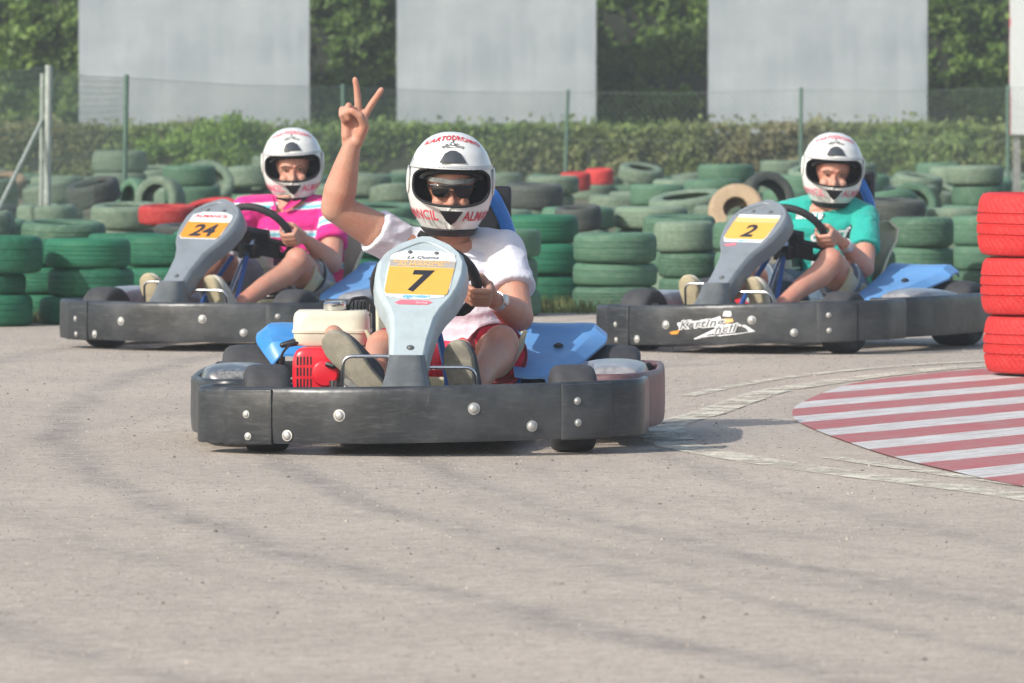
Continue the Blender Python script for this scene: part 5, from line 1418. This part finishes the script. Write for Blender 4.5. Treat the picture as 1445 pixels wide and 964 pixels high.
def flower(H, w, zb, tp):
    def disc(name, pts, mat, h):
        b = B(); b.bm.faces.new([b.bm.verts.new((x, -.012-h, z)) for x, z in pts]); b.obj(name, mat, H, smooth=0)
    zc = surf_z(75, 54)-bank(54)
    for k, (ox, oz, r, mt) in enumerate(((-w/2+.145, zc, .062, 'redink'), (-w/2+.17, zc+.05, .06, 'redink'), (-w/2+.11, zc+.01, .030, 'gold'))):
        disc('printed_mark', [(ox+r*cos(t*pi/8)*(1+.12*sin(3*t)), oz+r*1.1*sin(t*pi/8)) for t in range(16)], M[mt], .003*(3-k))
    z2 = surf_z(155, 54)-bank(54)
    disc('printed_mark', [(-w/2+.115, z2-.06), (-w/2+.12, z2+.07), (-w/2+.14, z2+.13), (-w/2+.5, z2+.13), (-w/2+.5, z2-.06)], simple('lilac_print', (.45, .50, .72), .6), .004)
    b = B(); b.box((-w/2+.004, -.014, (zb+tp)/2), (.012, .012, tp-zb)); b.obj('pink_edge', M['pinkink'], H)
board(1424, 1700, 190, 54.3, simple('white_banner_sheet', (.52, .55, .545), .6, var=.04), 'white banner with a red mark and pink edge beside the last green fence post', name='banner', top=2.5, group='hanging banners', extra=flower)

def fence():
    H = empty('chain_link_fence', (FPW[1].x, FPW[1].y, 0), label='green chain-link fence on thin posts crossing behind the tyre heap', cat='fence')
    H0 = V((FPW[1].x, FPW[1].y, 0))
    galv = simple('galvanised_post', (.36, .40, .37), .5, .3, var=.15, dirt=(.2, .25, .2), dirtamt=.5)
    grn = simple('green_coated_steel', (.07, .135, .105), .5, 0, var=.15); wire = simple('green_coated_wire', (.16, .22, .17), .5, 0, var=.1)
    for i, ((px, d, h), w) in enumerate(zip(FP, FPW)):
        g = bank(d); b = B(); p = V((w.x, w.y, 0))-H0; tilt = (.012, .01, .02, -.01, .03, .0, .0, 0)[i]
        if i == 1:
            b.cone(p+V((0, 0, g-.05)), p+V((.02, 0, h)), .024, .024, 14); b.cone(p+V((-.035, .02, g)), p+V((-.02, .02, h-.05)), .016, .016, 12)
            b.obj('post', galv, H)
            b = B(); b.tube([p+V((-.02, 0, h-.33)), p+V((-.36, -.5, .20)), p+V((-.50, -.7, 0))], .013, 10); b.obj('brace', galv, H)
        else:
            b.cone(p+V((0, 0, g-.05)), p+V((tilt, 0, h)), .017, .017, 12); b.ell(p+V((tilt, 0, h)), (.018, .018, .01), n=12, m=6); b.obj('post', grn, H)
    for i in range(len(FP)-1):
        (pa, da, ha), (pb, db, hb) = FP[i], FP[i+1]; A, Bv = FPW[i], FPW[i+1]; Ln = (Bv-A).length; ga, gb = bank(da), bank(db)
        bots = (ga+.03, gb+.03); tops = (ha-.015, hb-.015)
        vs = []; fs = []
        def P3(s, v):
            t = s/Ln; q = A+(Bv-A)*t; zb = bots[0]+(bots[1]-bots[0])*t; zt = tops[0]+(tops[1]-tops[0])*t-.02*sin(pi*t)
            return V((q.x, q.y, zb+(zt-zb)*v))-H0
        HH = 1.0; step = .082; r = .0011
        nrm = V(((Bv-A).y, -(Bv-A).x, 0)).normalized()
        def wire_seg(p, q, rr=r):
            d = (q-p).normalized(); u = nrm; w_ = d.cross(u).normalized(); n = len(vs)
            for c_ in (p, q):
                for k in range(3): a = 2*pi*k/3; vs.append(tuple(c_+u*(rr*cos(a))+w_*(rr*sin(a))))
            for k in range(3): fs.append((n+k, n+(k+1) % 3, n+3+(k+1) % 3, n+3+k))
        s = -HH
        while s < Ln:
            for sg in (1, -1):
                # from bottom (s) to top (s+HH) or mirrored
                s0, s1 = (s, s+HH) if sg == 1 else (s+HH, s)
                v0, v1 = 0., 1.
                lo, hi = 0, Ln
                def cl(sa, va, sb, vb):
                    if sa < lo: va = va+(vb-va)*(lo-sa)/(sb-sa); sa = lo
                    if sa > hi: va = va+(vb-va)*(hi-sa)/(sb-sa); sa = hi
                    return sa, va
                if max(s0, s1) <= lo or min(s0, s1) >= hi: continue
                a_ = cl(s0, v0, s1, v1); b_ = cl(s1, v1, s0, v0)
                wire_seg(P3(*a_), P3(*b_))
            s += step
        for v in (0.02, .5, 1.0): wire_seg(P3(0, v), P3(Ln*.5, v), .0022); wire_seg(P3(Ln*.5, v), P3(Ln, v), .0022)
        me = bpy.data.meshes.new('mesh_panel'); me.from_pydata(vs, [], fs); me.materials.append(wire)
        o = bpy.data.objects.new('wire_netting', me); link(o, H)
fence()
def haze():
    m = bpy.data.materials.new('thin_air_haze'); m.use_nodes = True; nt = m.node_tree
    nt.nodes.remove(nt.nodes['Principled BSDF']); pv = nt.nodes.new('ShaderNodeVolumePrincipled')
    pv.inputs['Color'].default_value = (.9, .95, 1, 1); pv.inputs['Density'].default_value = .0014; pv.inputs['Anisotropy'].default_value = .2
    L(nt, pv.outputs[0], nt.nodes['Material Output'].inputs['Volume'])
    b = B(); b.box((0, 140, 1.9), (640, 560, 5.8)); o = b.obj('haze', m, None, smooth=0); tag(o, kind='stuff')
haze()

# ------------------------------------------------------------------ camera and light
cam = bpy.data.cameras.new('camera'); co_ = bpy.data.objects.new('camera', cam); COL.objects.link(co_); scene.camera = co_
cam.sensor_width = 36; cam.lens = F/1445*36; cam.clip_start = .5; cam.clip_end = 1500
pitch = atan2(482-YH, F)
co_.location = (0, 0, HC); co_.rotation_euler = (pi/2-pitch, 0, 0)
cam.dof.use_dof = True; cam.dof.focus_distance = 19.3; cam.dof.aperture_fstop = 11.5
sd = V((1.25, 1.05, -1.08)).normalized()
sl = bpy.data.lights.new('sun', 'SUN'); so = bpy.data.objects.new('sun', sl); COL.objects.link(so)
sl.energy = 3.6; sl.angle = radians(.9); sl.color = (1.0, .955, .88)
so.rotation_euler = sd.to_track_quat('-Z', 'Y').to_euler()
w = bpy.data.worlds.new('World'); scene.world = w; w.use_nodes = True
nt = w.node_tree; bg = nt.nodes['Background']; sky = nt.nodes.new('ShaderNodeTexSky'); sky.sky_type = 'NISHITA'; sky.sun_disc = False
el = math.asin(-sd.z); sky.sun_elevation = el; sky.sun_rotation = atan2(-sd.x, -sd.y); sky.air_density = 1.2; sky.dust_density = 2.5
L(nt, sky.outputs[0], bg.inputs[0]); bg.inputs[1].default_value = .15
vs = scene.view_settings; vs.view_transform = 'Standard'; vs.look = 'None'; vs.gamma = 1; vs.exposure = 0.42; vs.use_curve_mapping = False
scene.render.engine = 'CYCLES'; scene.cycles.max_bounces = 6; scene.cycles.use_denoising = True
